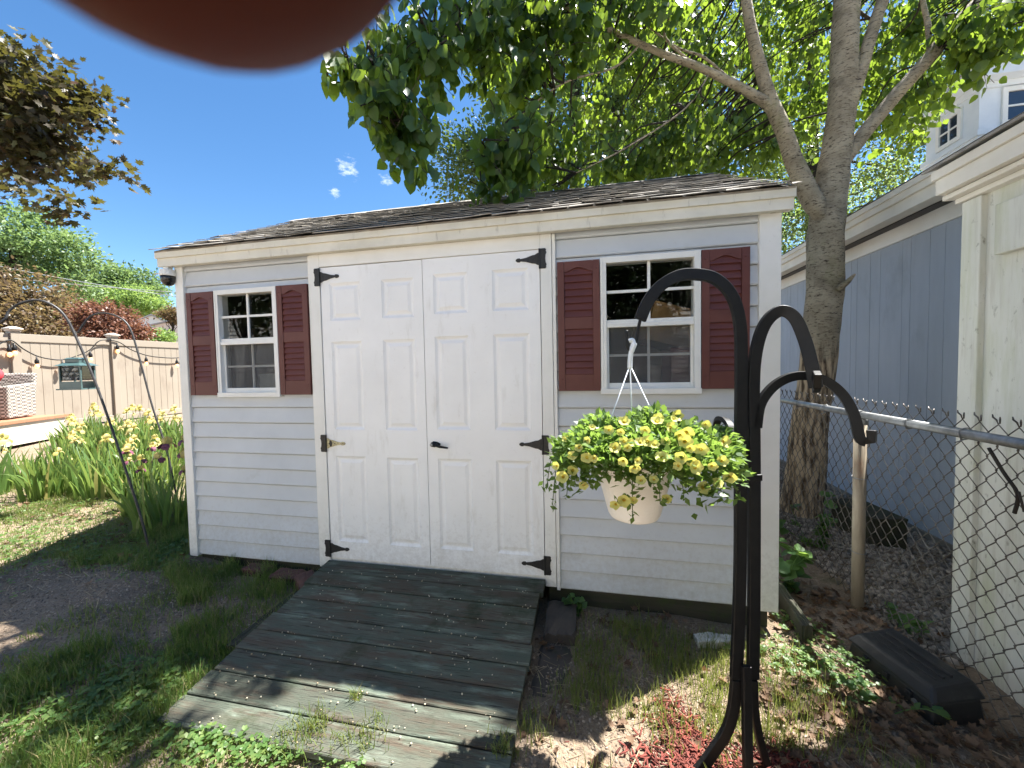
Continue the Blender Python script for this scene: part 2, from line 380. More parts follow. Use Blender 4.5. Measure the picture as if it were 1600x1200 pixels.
for X in (XL, XR): mb.add([(X, Y0+.01, 2.42), (X, YB, 2.42), (X, YR, ZR-.05)], [(0, 1, 2)])
mb.build('siding', M_siding, shed)
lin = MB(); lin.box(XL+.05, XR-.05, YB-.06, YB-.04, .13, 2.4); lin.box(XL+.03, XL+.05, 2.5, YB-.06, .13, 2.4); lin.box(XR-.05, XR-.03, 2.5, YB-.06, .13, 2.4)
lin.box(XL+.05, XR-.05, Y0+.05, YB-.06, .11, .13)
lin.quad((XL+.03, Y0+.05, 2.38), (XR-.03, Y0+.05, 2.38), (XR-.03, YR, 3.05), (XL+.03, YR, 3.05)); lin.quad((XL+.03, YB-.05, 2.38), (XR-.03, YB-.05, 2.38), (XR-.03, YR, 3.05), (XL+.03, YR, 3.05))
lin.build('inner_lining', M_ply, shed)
for (x0, x1, y0, y1) in ((XL-.02, XL+.055, Y0-.017, Y0+.07), (XR-.088, XR+.02, Y0-.017, Y0+.07), (XL-.02, XL+.06, YB-.06, YB+.02), (XR-.06, XR+.02, YB-.06, YB+.02)):
    MB().box(x0, x1, y0, y1, ZB-.012, 2.36).build('corner_trim', M_white, shed, bevel=.004)
# timber skids under the wall
s1 = MB().box(-.30, XR-.02, Y0+.02, Y0+.11, -.04, .107).build('skid_beam', M_wood_dark, shed, bevel=.006)
MB().box(XL+.05, -1.9, Y0+.02, Y0+.11, -.02, .107).build('skid_beam', M_wood_dark, shed, bevel=.006)
MB().box(XR-.12, XR-.02, Y0+.12, YB-.05, -.05, .107).build('skid_beam', M_wood_dark, shed, bevel=.006)
MB().box(XL+.05, XL+.15, Y0+.12, YB-.05, .0, .107).build('skid_beam', M_wood_dark, shed, bevel=.006)
# fascia and soffit
FX0, FX1, FY = -3.165, 1.03, 2.34
fa = MB(); fa.box(FX0, FX1, FY, FY+.02, 2.298, 2.375); fa.box(FX0-.004, FX1+.004, FY-.014, FY+.018, 2.357, 2.408)
fa.box(FX0+.004, FX1-.004, FY+.02, Y0-.018, 2.30, 2.312)
fascia = fa.build('fascia', M_fascia, shed, bevel=.003)
# roof
sl_ = (ZR-2.418)/(YR-2.325)
roof = MB()
for sgn in (1, -1):
    f = (lambda y: y) if sgn == 1 else (lambda y: 2*YR-y)
    a, b = 2.325, YR
    za, zb = 2.410, ZR
    roof.add([(FX0, f(a), za-.012), (FX1, f(a), za-.012), (FX1, f(b), zb-.012), (FX0, f(b), zb-.012), (FX0, f(a), za), (FX1, f(a), za), (FX1, f(b), zb), (FX0, f(b), zb)],
             [(0, 1, 2, 3), (4, 5, 6, 7), (0, 1, 5, 4), (0, 3, 7, 4), (1, 2, 6, 5)])
roofo = roof.build('roof', M_shing, shed)
sh = MB(); L = math.hypot(YR-2.325, ZR-2.41); nrm = Vector((0, -(ZR-2.41)/L, (YR-2.325)/L)); dwn = Vector((0, -(YR-2.325)/L, -(ZR-2.41)/L))
ncourse = 12; ex = L/ncourse
for k in range(ncourse):
    x = FX0-.015-random.random()*.15
    while x < FX1+.015:
        wd = random.uniform(.14, .2); xa, xb = max(x, FX0-.015), min(x+wd-.004, FX1+.015)
        if xb-xa > .01:
            base = Vector((0, YR, ZR)) - dwn*0 + dwn*(k*ex-.01); low = Vector((0, YR, ZR))+dwn*((k+1)*ex+.022 + random.uniform(-.006, .006))
            lf0 = .010 + random.uniform(0, .006); lf1 = .010 + random.uniform(0, .006)
            if random.random() < .10: lf0 += random.uniform(.003, .010)
            if random.random() < .10: lf1 += random.uniform(.003, .010)
            v = []
            for (xx, lf) in ((xa, lf0), (xb, lf1)):
                v += [Vector((xx, 0, 0))+base+nrm*.002, Vector((xx, 0, 0))+base+nrm*.005, Vector((xx, 0, 0))+low+nrm*(lf-.001), Vector((xx, 0, 0))+low+nrm*(lf+.004)]
            sh.add(v, [(0, 1, 5, 4), (1, 3, 7, 5), (3, 2, 6, 7), (0, 4, 6, 2), (0, 2, 3, 1), (4, 5, 7, 6)])
        x += wd
sh.build('shingles', M_shing, roofo)
rc = MB(); x = FX0-.01
while x < FX1:
    rc.add([Vector((xx, YR+dy, ZR+.022-abs(dy)*.5+random.uniform(0, .006))) for xx in (x, min(x+.2, FX1+.01)) for dy in (-.12, 0, .12)], [(0, 1, 4, 3), (1, 2, 5, 4)]); x += .185
rc.build('ridge_cap', M_shing, roofo)
for X in (FX0, FX1):
    s = 1 if X > 0 else -1
    r = MB(); x0, x1 = (X-.022, X) if s > 0 else (X, X+.022)
    y0 = FY+.021
    for (ya, yb, zc, zd) in ((y0, YR, 2.418, ZR), (2*YR-y0, YR, 2.418, ZR)):
        r.add([(x, y, z) for x in (x0, x1) for (y, z) in ((ya, zc-.012), (ya, zc-.118), (yb, zd-.125), (yb, zd-.018))],
              [(0, 1, 2, 3), (4, 5, 6, 7), (0, 4, 5, 1), (1, 5, 6, 2), (2, 6, 7, 3), (3, 7, 4, 0)])
        xw = XL if s < 0 else XR
        xa, xb = sorted((xw, X))
        r.add([(xa, ya, zc-.105), (xb, ya, zc-.105), (xb, yb, zd-.11), (xa, yb, zd-.11)], [(0, 1, 2, 3)])
    r.build('rake_board', M_fascia, roofo)
# door frame
df = MB(); df.box(-1.918, -1.840, Y0-.022, Y0+.03, .125, 2.30); df.box(-.314, -.245, Y0-.022, Y0+.03, .125, 2.30)
df.box(-1.840, -.314, Y0-.022, Y0+.03, 2.214, 2.30); df.box(-.243, -.222, Y0-.018, Y0+.03, .105, 2.30); df.box(-1.935, -1.919, Y0-.014, Y0+.03, .108, 2.30)
df.box(-1.840, -.314, Y0-.008, Y0+.05, .13, .184)
df.build('door_frame', M_white, shed, bevel=.003)
def door_leaf(x0, x1, z0, z1, cols, rows):
    y = Y0-.016; mb = MB()
    xs = [x0]+[c for p in cols for c in p]+[x1]; zs = [z0]+[c for p in rows for c in p]+[z1]
    for i in range(len(xs)-1):
        for j in range(len(zs)-1):
            a, b, c, d = xs[i], xs[i+1], zs[j], zs[j+1]
            if i % 2 and j % 2:
                rings = [(0, 0), (.006, .004), (.016, .009), (.026, .009), (.046, .002)]
                P = []
                for (ins, dep) in rings: P.append([(a+ins, y+dep, c+ins), (b-ins, y+dep, c+ins), (b-ins, y+dep, d-ins), (a+ins, y+dep, d-ins)])
                for q in range(len(P)-1):
                    for e in range(4): mb.quad(P[q][e], P[q][(e+1) % 4], P[q+1][(e+1) % 4], P[q+1][e])
                mb.quad(*P[-1])
            else: mb.quad((a, y, c), (b, y, c), (b, y, d), (a, y, d))
    yb = Y0+.028
    mb.quad((x0, y, z0), (x0, yb, z0), (x0, yb, z1), (x0, y, z1)); mb.quad((x1, y, z0), (x1, yb, z0), (x1, yb, z1), (x1, y, z1))
    mb.quad((x0, y, z1), (x0, yb, z1), (x1, yb, z1), (x1, y, z1)); mb.quad((x0, y, z0), (x0, yb, z0), (x1, yb, z0), (x1, y, z0)); mb.quad((x0, yb, z0), (x1, yb, z0), (x1, yb, z1), (x0, yb, z1))
    return mb.build('door', M_door, shed)
rows = [(.307, .910), (1.096, 1.702), (1.845, 2.100)]
dl = door_leaf(-1.835, -1.0865, .187, 2.209, [(-1.770, -1.536), (-1.380, -1.148)], rows)
dr = door_leaf(-1.0825, -.319, .187, 2.211, [(-1.012, -.780), (-.620, -.388)], [(.310, .913), (1.106, 1.710), (1.855, 2.110)])
hout = [(0, -.012), (.014, -.012), (.016, -.028)]
strap = [(0, .036), (.012, .036), (.030, .026), (.046, .024), (.085, .012), (.118, .007), (.124, .012), (.138, .011), (.148, .004), (.148, -.004), (.138, -.011), (.124, -.012), (.118, -.007),
         (.085, -.012), (.046, -.024), (.030, -.026), (.012, -.036), (0, -.036)]
plate = [(0, .060), (-.034, .060), (-.040, .053), (-.038, .044), (-.042, .036), (-.036, .022), (-.034, .0), (-.036, -.022), (-.042, -.036), (-.038, -.044), (-.040, -.053), (-.034, -.060), (0, -.060)]
def hinge(door, x, z, sx, worn=False):
    mb = MB(); yy = Y0-.0165
    fn = lambda a, b, d: (x+sx*a, d, z+b)
    mb.prism(plate, fn, Y0-.0225, Y0-.027)
    mb.prism(strap, fn, yy, yy-.006, 1 if worn else 0)
    mb.tube([(x, Y0-.026, z-.060), (x, Y0-.026, z+.060)], .006, 8)
    if worn: mb.prism([(.03, .022), (.044, .02), (.05, .0), (.044, -.02), (.03, -.022), (.026, 0)], fn, yy-.0062, yy-.0072, 0)
    for (a, b) in ((.026, 0), (.07, 0), (.132, 0), (-.022, .045), (-.022, -.045)):
        mb.lathe((x+sx*a, (yy-.006 if a > 0 else Y0-.027), z+b), [(.0045, 0), (.004, .0015), (.001, .0025)], 8, 0, Matrix.Rotation(R_(90), 3, 'X'))
    o = mb.build('hinge', [M_hinge, M_brass], door)
    if worn: o['label'] = 'hinge with black paint worn off its strap to bare metal'
for z, wv in ((2.145, False), (.998, True), (.252, False)): hinge(dl, -1.838, z, 1, wv)
for z in (2.155, 1.019, .260): hinge(dr, -.3165, z, -1)
h = MB(); hx, hz, hy = -1.043, 1.005, Y0-.016
h.prism([(-.016, -.012), (.012, -.016), (.045, -.006), (.050, .006), (.030, .018), (0, .022), (-.016, .012)], lambda a, b, d: (hx+.004+a, d, hz+b), hy, hy-.012)
h.tube([(hx+.03, hy-.01, hz+.004), (hx+.032, hy-.034, hz), (hx+.06, hy-.036, hz-.006), (hx+.115, hy-.034, hz-.014)], [.008, .008, .009, .006], 8)
h.build('door_handle', M_black, dr, smooth=True)
MB().lathe((hx-.006, hy-.012, hz), [(.010, 0), (.010, .006), (.008, .008), (.001, .0082)], 16, 0, Matrix.Rotation(R_(90), 3, 'X')).build('lock_cylinder', M_steel, dr, smooth=False)
# windows
def window(W):
    x0, x1, z0, z1 = W
    y = Y0
    f = MB(); t = .034
    f.box(x0, x0+t, y-.025, y+.06, z0, z1); f.box(x1-t, x1, y-.025, y+.06, z0, z1); f.box(x0+t, x1-t, y-.025, y+.06, z1-t, z1); f.box(x0-.003, x1+.003, y-.030, y+.06, z0-.004, z0+.028)
    zm = z0+.5*(z1-z0)+.012
    f.box(x0+t, x1-t, y-.010, y+.03, zm-.022, zm+.022); f.box(x0+t, x1-t, y-.018, y-.010, zm-.022, zm+.002)
    f.box(x0+.010, x0+.014, y-.028, y-.025, z0+.03, z1-.03)
    fo = f.build('window', M_white, shed, bevel=.002)
    s = MB(); ya, yb = y+.006, y+.03
    lo0, lo1 = z0+.028, zm-.022
    s.box(x0+t, x0+t+.014, ya, yb, lo0, lo1); s.box(x1-t-.014, x1-t, ya, yb, lo0, lo1); s.box(x0+t+.014, x1-t-.014, ya, yb, lo0, lo0+.032)
    s.build('lower_sash', M_white, fo, bevel=.002)
    xm = (x0+x1)/2; m = MB()
    zu = (zm+.022+z1-t)/2; zl = (lo0+.032+lo1)/2
    m.box(xm-.008, xm+.008, y+.001, y+.011, zm+.022, z1-t); m.box(x0+t, xm-.008, y+.001, y+.011, zu-.008, zu+.008); m.box(xm+.008, x1-t, y+.001, y+.011, zu-.008, zu+.008)
    m.box(xm-.007, xm+.007, y+.024, y+.034, lo0+.032, lo1); m.box(x0+t+.014, xm-.007, y+.024, y+.034, zl-.007, zl+.007); m.box(xm+.007, x1-t-.014, y+.024, y+.034, zl-.007, zl+.007)
    m.build('muntin', M_white, fo)
    MB().quad((x0+t, y+.014, zm+.02), (x1-t, y+.014, zm+.02), (x1-t, y+.014, z1-t), (x0+t, y+.014, z1-t)).build('pane', M_glass, fo)
    MB().quad((x0+t, y+.038, lo0), (x1-t, y+.038, lo0), (x1-t, y+.038, lo1), (x0+t, y+.038, lo1)).build('pane', M_glass, fo)
    MB().quad((x0+t+.005, y+.013, lo0), (x1-t-.005, y+.013, lo0), (x1-t-.005, y+.013, lo1), (x0+t+.005, y+.013, lo1)).build('screen', M_screen, fo)
window(W1); window(W2)
def shutter(x0, x1, z0, z1):
    mb = MB(); ya = Y0-.004; yf = Y0-.026; st = .040
    fn = lambda a, b, d: (a, d, b)
    mb.box(x0, x1, ya-.002, ya, z0, z1)
    mb.box(x0, x0+st, yf, ya-.002, z0, z1); mb.box(x1-st, x1, yf, ya-.002, z0, z1)
    a0, a1 = x0+st+.0015, x1-st-.0015; yr = yf+.002
    mb.box(a0, a1, yr, ya-.002, z0, z0+.098); mb.box(a0, a1, yr, ya-.002, z0+.372, z0+.440)
    top = z1; n = 14; arch = [(a0+(a1-a0)*i/n, z1-.062+.026*math.sin(math.pi*i/n)**2) for i in range(n+1)]
    mb.prism([(a0, z1), (a1, z1)]+arch[::-1], fn, yr, ya-.002)
    def lou(lo, hi, k):
        p = (hi-lo)/k
        for i in range(k):
            b = lo+i*p
            mb.add([(a0, yr+.001, b+.003), (a1, yr+.001, b+.003), (a1, yr+.014, b+p+.004), (a0, yr+.014, b+p+.004), (a0, yr+.004, b), (a1, yr+.004, b), (a1, yr+.018, b+p), (a0, yr+.018, b+p)],
                   [(0, 1, 2, 3), (4, 7, 6, 5), (0, 4, 5, 1), (0, 3, 7, 4), (1, 5, 6, 2)])
    lou(z0+.098, z0+.372, 7); lou(z0+.440, z1-.040, 7)
    for xx in (x0+st/2, x1-st/2):
        for zz in (z0+.07, z1-.05): mb.lathe((xx, yf, zz), [(.006, 0), (.005, .002), (.001, .003)], 8, 0, Matrix.Rotation(R_(90), 3, 'X'))
    mb.build('shutter', M_shut, shed)
shutter(-2.975, -2.733, 1.340, 2.103); shutter(-2.186, -1.940, 1.340, 2.108); shutter(-.212, .036, 1.352, 2.125); shutter(.594, .838, 1.358, 2.133)
# things stored inside, seen through the panes
M_card = mat('cardboard', srgb(176, 138, 92), srgb(160, 124, 82), rough=.85, scale=4)
def inbox(name, label, cat, c, s, rz, m, tilt=0, flaps=True):
    M = Matrix.Translation(c) @ Matrix.Rotation(rz, 4, 'Z') @ Matrix.Rotation(tilt, 4, 'Y')
    mb = MB().box(-s[0]/2, s[0]/2, -s[1]/2, s[1]/2, 0, s[2], 0, M)
    if flaps:
        mb.box(-s[0]/2-.004, s[0]/2+.004, -s[1]/2-.004, s[1]/2+.004, s[2]+.001, s[2]+.02, 0, M)
        mb.box(-.03, .03, -s[1]/2-.006, -s[1]/2-.0045, s[2]*.3, s[2]*.9, 0, M)
    return tag(mb.build(name, m, None, origin=c, bevel=.004), label, cat)
inbox('cardboard_box', 'brown cardboard box tilted behind the right shed window', 'box', (.50, 2.95, 1.62), (.42, .35, .24), .2, M_card, .25)
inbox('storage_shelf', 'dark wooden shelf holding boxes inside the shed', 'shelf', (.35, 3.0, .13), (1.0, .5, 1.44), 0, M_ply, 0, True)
inbox('storage_bin', 'dull red storage bin behind the lower right window pane', 'bin', (.62, 2.62, 1.0), (.36, .2, .58), .1, mat('red_plastic', srgb(120, 46, 42), rough=.5))
inbox('paper_carton', 'white carton marked with a small stamp behind the left shed window', 'carton', (-2.50, 2.85, 1.05), (.34, .3, .42), .15, mat('white_card', srgb(222, 220, 214), rough=.8))
inbox('storage_crate', 'grey crate under the white carton inside the shed', 'crate', (-2.55, 2.85, .13), (.6, .4, .9), .05, mat('grey_plastic', srgb(150, 150, 146), rough=.6))

# security camera under the left eave
ck_ = aty(263, 436, 2.37); kx, kz = ck_.x, ck_.z
cam_ = thing('security_camera', 'black dome security camera on white bracket under the left eave', 'camera', (kx, 2.37, kz+.05))
MB().lathe((kx, 2.37, kz+.030), [(.050, .034), (.053, 0), (.050, -.010), (.02, -.010)], 20).build('bracket', M_white, cam_, smooth=False)
MB().box(kx-.02, kx+.025, 2.352, 2.388, kz+.062, 2.299).build('mounting_arm', M_white, cam_)
MB().lathe((kx, 2.37, kz+.020), [(.047, 0), (.048, -.018), (.043, -.042), (.031, -.060), (.015, -.070), (.002, -.072)], 24).build('dome', mat('smoked_dome', (.008, .008, .010), rough=.12, spec=.6), cam_, smooth=True)
MB().tube([(kx-.045, 2.37, kz+.045), (kx-.13, 2.37, kz+.047)], .005, 8).build('antenna', mat('grey_antenna', srgb(190, 190, 190)), cam_, smooth=True)

# ------------------------------------------------------------------ ramp and blocks
ramp = thing('door_ramp', 'worn green painted plank ramp sloping up to the shed doors', 'ramp', (-1.07, 1.8, .02))
rb = MB(); ya, yb_, za, zb_ = 1.25, 2.385, .036, .172
L = math.hypot(yb_-ya, zb_-za); n = 9; wv = L/n; ry = Vector((0, (yb_-ya)/L, (zb_-za)/L)); rn = Vector((0, -(zb_-za)/L, (yb_-ya)/L))
for i in range(n):
    o = Vector((0, ya, za))+ry*(i*wv); xl, xr = -1.835+random.uniform(-.012, .012), -.325+random.uniform(-.012, .012); up = random.uniform(-.003, .003)
    K = 14; vs = []
    g0, g1 = .002+random.uniform(0, .002), wv-.002-random.uniform(0, .002)
    for k in range(K+1):
        x = xl+(xr-xl)*k/K; j0, j1 = g0+random.uniform(-.0015, .0015), g1+random.uniform(-.0015, .0015)
        for (t, hgt) in ((j0, -.034), (j0, up-.003), (j0+.004, up), (j1-.004, up), (j1, up-.003), (j1, -.034)): vs.append(Vector((x, 0, 0))+o+ry*t+rn*hgt)
    fs = [(k*6+j, k*6+(j+1) % 6, (k+1)*6+(j+1) % 6, (k+1)*6+j) for k in range(K) for j in range(6)]+[tuple(range(6)), tuple(K*6+j for j in range(6))]
    rb.add(vs, fs)
rb.build('deck_boards', M_ramp, ramp)
for x in (-1.80, -1.09, -.37):
    MB().add([(xx, y, z) for xx in (x-.02, x+.02) for (y, z) in ((ya+.05, -.03), (yb_, -.03), (yb_, zb_-.042), (ya+.05, za-.036))],
             [(0, 1, 2, 3), (4, 7, 6, 5), (0, 4, 5, 1), (1, 5, 6, 2), (2, 6, 7, 3), (3, 7, 4, 0)]).build('stringer', M_wood_dark, ramp)
M_block = mat('brown_paver', (.085, .070, .056), (.055, .046, .038), rough=.9, scale=8, bump=.6, bscale=50, stains=[((.04, .05, .02), 7, .6, .75, (1, 1, 1))])
M_brick = mat('old_red_brick', (.12, .055, .04), (.07, .04, .032), rough=.9, scale=9, bump=.6, bscale=60, stains=[((.05, .05, .03), 6, .55, .75, (1, 1, 1))])
def block(name, label, cat, c, s, rz, m, tilt=0, group=None):
    M = Matrix.Translation(c) @ Matrix.Rotation(rz, 4, 'Z') @ Matrix.Rotation(tilt, 4, 'X')
    mb = MB(); nx, ny = 8, 6; vs = []
    rr = random.Random(hash(label) % 1000)
    vs = []; fs = []
    for lay, zz in ((0, 0), (1, s[2])):
        for i in range(nx+1):
            for j in range(ny+1):
                e = (i in (0, nx)) + (j in (0, ny))
                dx = -s[0]/2+s[0]*i/nx; dy = -s[1]/2+s[1]*j/ny
                vs.append(M @ Vector((dx+rr.uniform(-1, 1)*.004*(e > 0), dy+rr.uniform(-1, 1)*.004*(e > 0), zz-(.012*rr.random() if lay and e else 0)-(.02 if lay and e == 2 else 0)*rr.random()+(rr.uniform(-.003, .003) if lay else 0))))
    st = (nx+1)*(ny+1); I = lambda l, i, j: l*st+i*(ny+1)+j
    for i in range(nx):
        for j in range(ny): fs += [(I(1, i, j), I(1, i+1, j), I(1, i+1, j+1), I(1, i, j+1)), (I(0, i, j), I(0, i, j+1), I(0, i+1, j+1), I(0, i+1, j))]
    for i in range(nx): fs += [(I(0, i, 0), I(0, i+1, 0), I(1, i+1, 0), I(1, i, 0)), (I(0, i, ny), I(1, i, ny), I(1, i+1, ny), I(0, i+1, ny))]
    for j in range(ny): fs += [(I(0, 0, j), I(1, 0, j), I(1, 0, j+1), I(0, 0, j+1)), (I(0, nx, j), I(0, nx, j+1), I(1, nx, j+1), I(1, nx, j))]
    mb.add(vs, fs); return tag(mb.build(name, m, None, origin=c), label, cat, group)
block('paver', 'brown paving block against the shed wall right of the ramp', 'paver', (-.205, 2.20, -.02), (.17, .30, .085), .02, M_block)
block('paver', 'flat brown slab sunk in soil midway along the ramp right side', 'paver', (-.215, 1.86, -.03), (.18, .34, .05), -.02, M_block)
block('paver', 'dark slab beside the lower right corner of the ramp', 'paver', (-.235, 1.56, -.05), (.14, .22, .06), .04, M_block)
block('brick', 'reddish brick lying against the ramp left edge by the wall', 'brick', (-1.93, 2.26, .00), (.12, .22, .10), .9, M_brick)
block('brick', 'tilted brown brick under the siding left of the doors', 'brick', (-2.14, 2.33, .02), (.22, .11, .065), .1, M_brick, .1)
block('brick', 'half buried brick below the left shed wall', 'brick', (-2.42, 2.36, .025), (.22, .10, .06), -.08, M_brick)
block('timber', 'dark edging timber lying along the ramp left edge', 'timber', (-1.905, 1.92, -.01), (.07, .52, .075), .03, M_wood_dark)
block('edging_board', 'mossy edging board running back beside the right shed corner', 'board', (1.14, 2.85, -.06), (.05, 1.1, .16), -.08, M_wood_dark)
block('white_rubble', 'chipped white stone lying in front of the right skid beam', 'stone', (.62, 2.22, -.015), (.20, .07, .05), .1, mat('chalky_stone', srgb(206, 204, 196), srgb(150, 148, 138), rough=.9, scale=14))

# ------------------------------------------------------------------ shepherd pole with hooks in front
pole = thing('plant_pole', 'tall black iron plant pole with several curved hooks in front of the shed', 'plant pole', pd(1165, 1198, 1.45))
def smooth_path(P, n=8):
    out = []
    P = [Vector(p) for p in P]
    for i in range(len(P)-1):
        p0, p1, p2, p3 = P[max(i-1, 0)], P[i], P[i+1], P[min(i+2, len(P)-1)]
        for k in range(n):
            t = k/n; out.append(.5*((2*p1)+(p2-p0)*t+(2*p0-5*p1+4*p2-p3)*t*t+(3*p1-p0-3*p2+p3)*t**3))
    out.append(P[-1]); return out
PB = lambda L_: [pd(*p) if len(p) == 3 else pd(*p, 1.45) for p in L_]
def hookbar(name, px, w=.050, t=.022, taper=None):
    P = smooth_path(PB(px)); k = len(P)
    rr = [.9]*k
    if taper:
        for i in range(k):
            q = i/(k-1)
            if q > taper: rr[i] = max(.28, .9-(q-taper)/(1-taper)*3.0)
    return MB().tube(P, rr, mi=0, flat=(w, t, -AF)).build(name, M_black, pole, bevel=.003)
hookbar('hook', [(1150, 1060), (1156, 900), (1157, 700), (1158, 560), (1155, 500), (1142, 460), (1118, 436), (1090, 429), (1060, 431), (1032, 447), (1012, 472), (1000, 500)], .048, .020)
MB().tube(smooth_path(PB([(1001, 497), (996, 520), (993, 540), (986, 548), (980, 540), (979, 516)])), [.012]+[.006]*39+[.005], 8).build('hook_tip', M_black, pole, smooth=True)
hookbar('hook', [(1176, 1060), (1178, 900), (1178, 700), (1177, 600), (1182, 545), (1196, 505), (1219, 486, 1.44), (1241, 496, 1.42), (1257, 530, 1.40), (1268, 570, 1.38), (1275, 606, 1.37), ], .046, .022)
MB().tube(PB([(1274, 604, 1.38), (1276, 598, 1.30), (1277, 582, 1.29)]), 1, flat=(.045, .022, AR)).build('hook_tip', M_black, pole, bevel=.003)
hookbar('hook', [(1182, 668), (1188, 632), (1206, 606), (1230, 591, 1.44), (1256, 587, 1.43), (1288, 594, 1.41), (1316, 616, 1.39), (1334, 648, 1.37), (1343, 684, 1.36), (1352, 690, 1.355)], .034, .022)
MB().tube(PB([(1349, 688, 1.36), (1362, 688, 1.34), (1362, 672, 1.34)]), 1, flat=(.026, .024, AF)).build('hook_tip', M_black, pole, bevel=.003)
hookbar('hook', [(1150, 720, 1.49), (1147, 690, 1.52), (1140, 665, 1.56), (1130, 655, 1.62), (1121, 658, 1.68), (1117, 680, 1.72), (1116, 690, 1.72)], .030, .02)
MB().box(-.045, .05, -.018, .018, -.012, .012, 0, Matrix.Translation(pd(1166, 745, 1.45)) @ Matrix.Rotation(YAW, 4, 'Z')).build('clamp', M_black, pole, bevel=.003)
hookbar('foot', [(1151, 1062), (1146, 1105), (1136, 1140), (1116, 1172), (1092, 1204), (1060, 1236)], .044, .022)
hookbar('foot', [(1166, 1040, 1.43), (1167, 1120, 1.42), (1168, 1180, 1.40), (1170, 1240, 1.38)], .036, .022)
hookbar('foot', [(1177, 1062), (1179, 1110), (1186, 1150), (1197, 1190), (1214, 1230)], .030, .022)

# ------------------------------------------------------------------ hanging basket
bc = pd(990, 720, 1.45); bx, by = bc.x, bc.y
basket = thing('hanging_basket', 'white woven plastic hanging basket full of small yellow trumpet flowers', 'hanging basket', (bx, by, .935))
M_pot = mat('cream_pot', srgb(238, 236, 230), srgb(230, 227, 219), rough=.45, scale=5, bump=.5, bscale=1, bdist=.004)
nt = NT(M_pot); bnode = [n for n in nt.n if n.type == 'BUMP'][0]
wvn = nt.n.new('ShaderNodeTexBrick'); wvn.inputs['Scale'].default_value = 42; wvn.inputs['Mortar Size'].default_value = .03; wvn.inputs['Brick Width'].default_value = 1.2; wvn.inputs['Row Height'].default_value = .55
mpp = nt.n.new('ShaderNodeMapping'); mpp.inputs['Rotation'].default_value = (R_(90), 0, 0); tcc = nt.n.new('ShaderNodeTexCoord'); nt.link(tcc.outputs['Object'], mpp.inputs['Vector']); nt.link(mpp.outputs['Vector'], wvn.inputs['Vector'])
nt.link(wvn.outputs['Fac'], bnode.inputs['Height']); bnode.invert = True
MB().lathe((bx, by, .938), [(.02, .004), (.078, 0), (.086, .004), (.094, .018), (.142, .200), (.150, .212), (.150, .222), (.140, .222), (.132, .205)], 40).build('pot', M_pot, basket, smooth=True)
MB().lathe((bx, by, 1.10), [(.10, 0), (.128, .005), (.128, .02), (.002, .03)], 24).build('soil', mat('potting_soil', (.03, .022, .016), rough=.95, bump=.5), basket)
hk = pd(984, 545, 1.45)
st = MB(); top = hk+Vector((0, 0, -.060))
M_hang = mat('white_hanger_plastic', srgb(235, 240, 245), rough=.4)
for a in (200, 340, 85):
    e = Vector((bx+.146*math.cos(R_(a)), by+.146*math.sin(R_(a)), 1.155)); st.tube([top, e], .0024, 6)
st.build('hanger_strings', M_hang, basket, smooth=True)
hg = MB(); hg.tube(smooth_path([top+Vector((0, 0, -.012)), top+Vector((.001, 0, .02)), top+Vector((.006, 0, .052)), top+Vector((.014, 0, .075)), top+Vector((.010, 0, .092)), top+Vector((-.002, 0, .088))], 6), [.009]*12+[.011]*8+[.008]*11, 10)
hg.build('hanger_hook', M_hang, basket, smooth=True)
# foliage
def basket_pts(n):
    a = rng.uniform(0, 2*np.pi, n); r = np.sqrt(rng.uniform(0, 1, n))
    rx = .305; x = bx+.030+rx*r*np.cos(a)+rng.normal(0, .012, n); y = by+.30*r*np.sin(a)
    top_ = 1.315-.10*r**2.2+.016*np.sin(9*x*3+2)+.012*np.sin(31*x+17*y); bot = 1.17-.10*r**1.5*(.55+.45*np.sin(5*a+1))-.03
    return x, y, top_, bot, r, a
N = 7600; x, y, tp, bt, r, a = basket_pts(N); u_ = rng.uniform(0, 1, N)**.55
bt = np.where((np.abs(x-bx) < .13) & (y < by), np.maximum(bt, 1.13), bt)
z = bt+(tp-bt)*u_
T = np.stack([x, y, z], 1); out = np.stack([np.cos(a)*r*1.2, np.sin(a)*r*1.2, .5+0*a], 1)
tip = unit(out+rng.normal(0, .75, (N, 3))); nr = unit(np.array([0, 0, 1.])+rng.normal(0, .6, (N, 3)))
M_bleaf = leafmat('basket_leaf', [(0, (.045, .095, .026)), (.5, (.075, .14, .036)), (1, (.15, .22, .065))], (.34, .52, .08), .4)
scatter('foliage', LEAF_SMALL_V, LEAF_SMALL_F, T, frames(tip, nr, rng.uniform(.022, .040, N)), M_bleaf, basket)
# trailing stems over the pot rim
M_stem = mat('green_stem', (.06, .11, .03), rough=.6); tl_T, tl_t = [], []
trail = [(-.27, -.10, .13), (-.22, -.14, .08), (-.02, -.17, .13), (.06, -.17, .08), (.13, -.15, .06), (.30, -.08, .08), (.34, .0, .05), (.36, .03, .03), (-.30, .0, .10), (.24, -.14, .07)]
ends = []
for (dx, dy, dn) in trail:
    p0 = Vector((bx+dx*.75, by+dy*.8, 1.17)); p1 = Vector((bx+dx, by+dy, 1.15)); p2 = Vector((bx+dx*1.08, by+dy*1.06, 1.13-dn))
    P = smooth_path([p0, p1, p2], 6); MB().tube(P, .0015, 4).build('stem', M_stem, basket); ends.append(p2)
    for q in P[3:]:
        for _ in range(3): tl_T.append(q+Vector((random.gauss(0, .007), random.gauss(0, .007), random.gauss(0, .007)))); tl_t.append((random.gauss(0, .8), random.gauss(-.3, .8), random.gauss(-.1, .7)))
tl_T = np.array([tuple(v) for v in tl_T]); tl_t = np.array(tl_t)
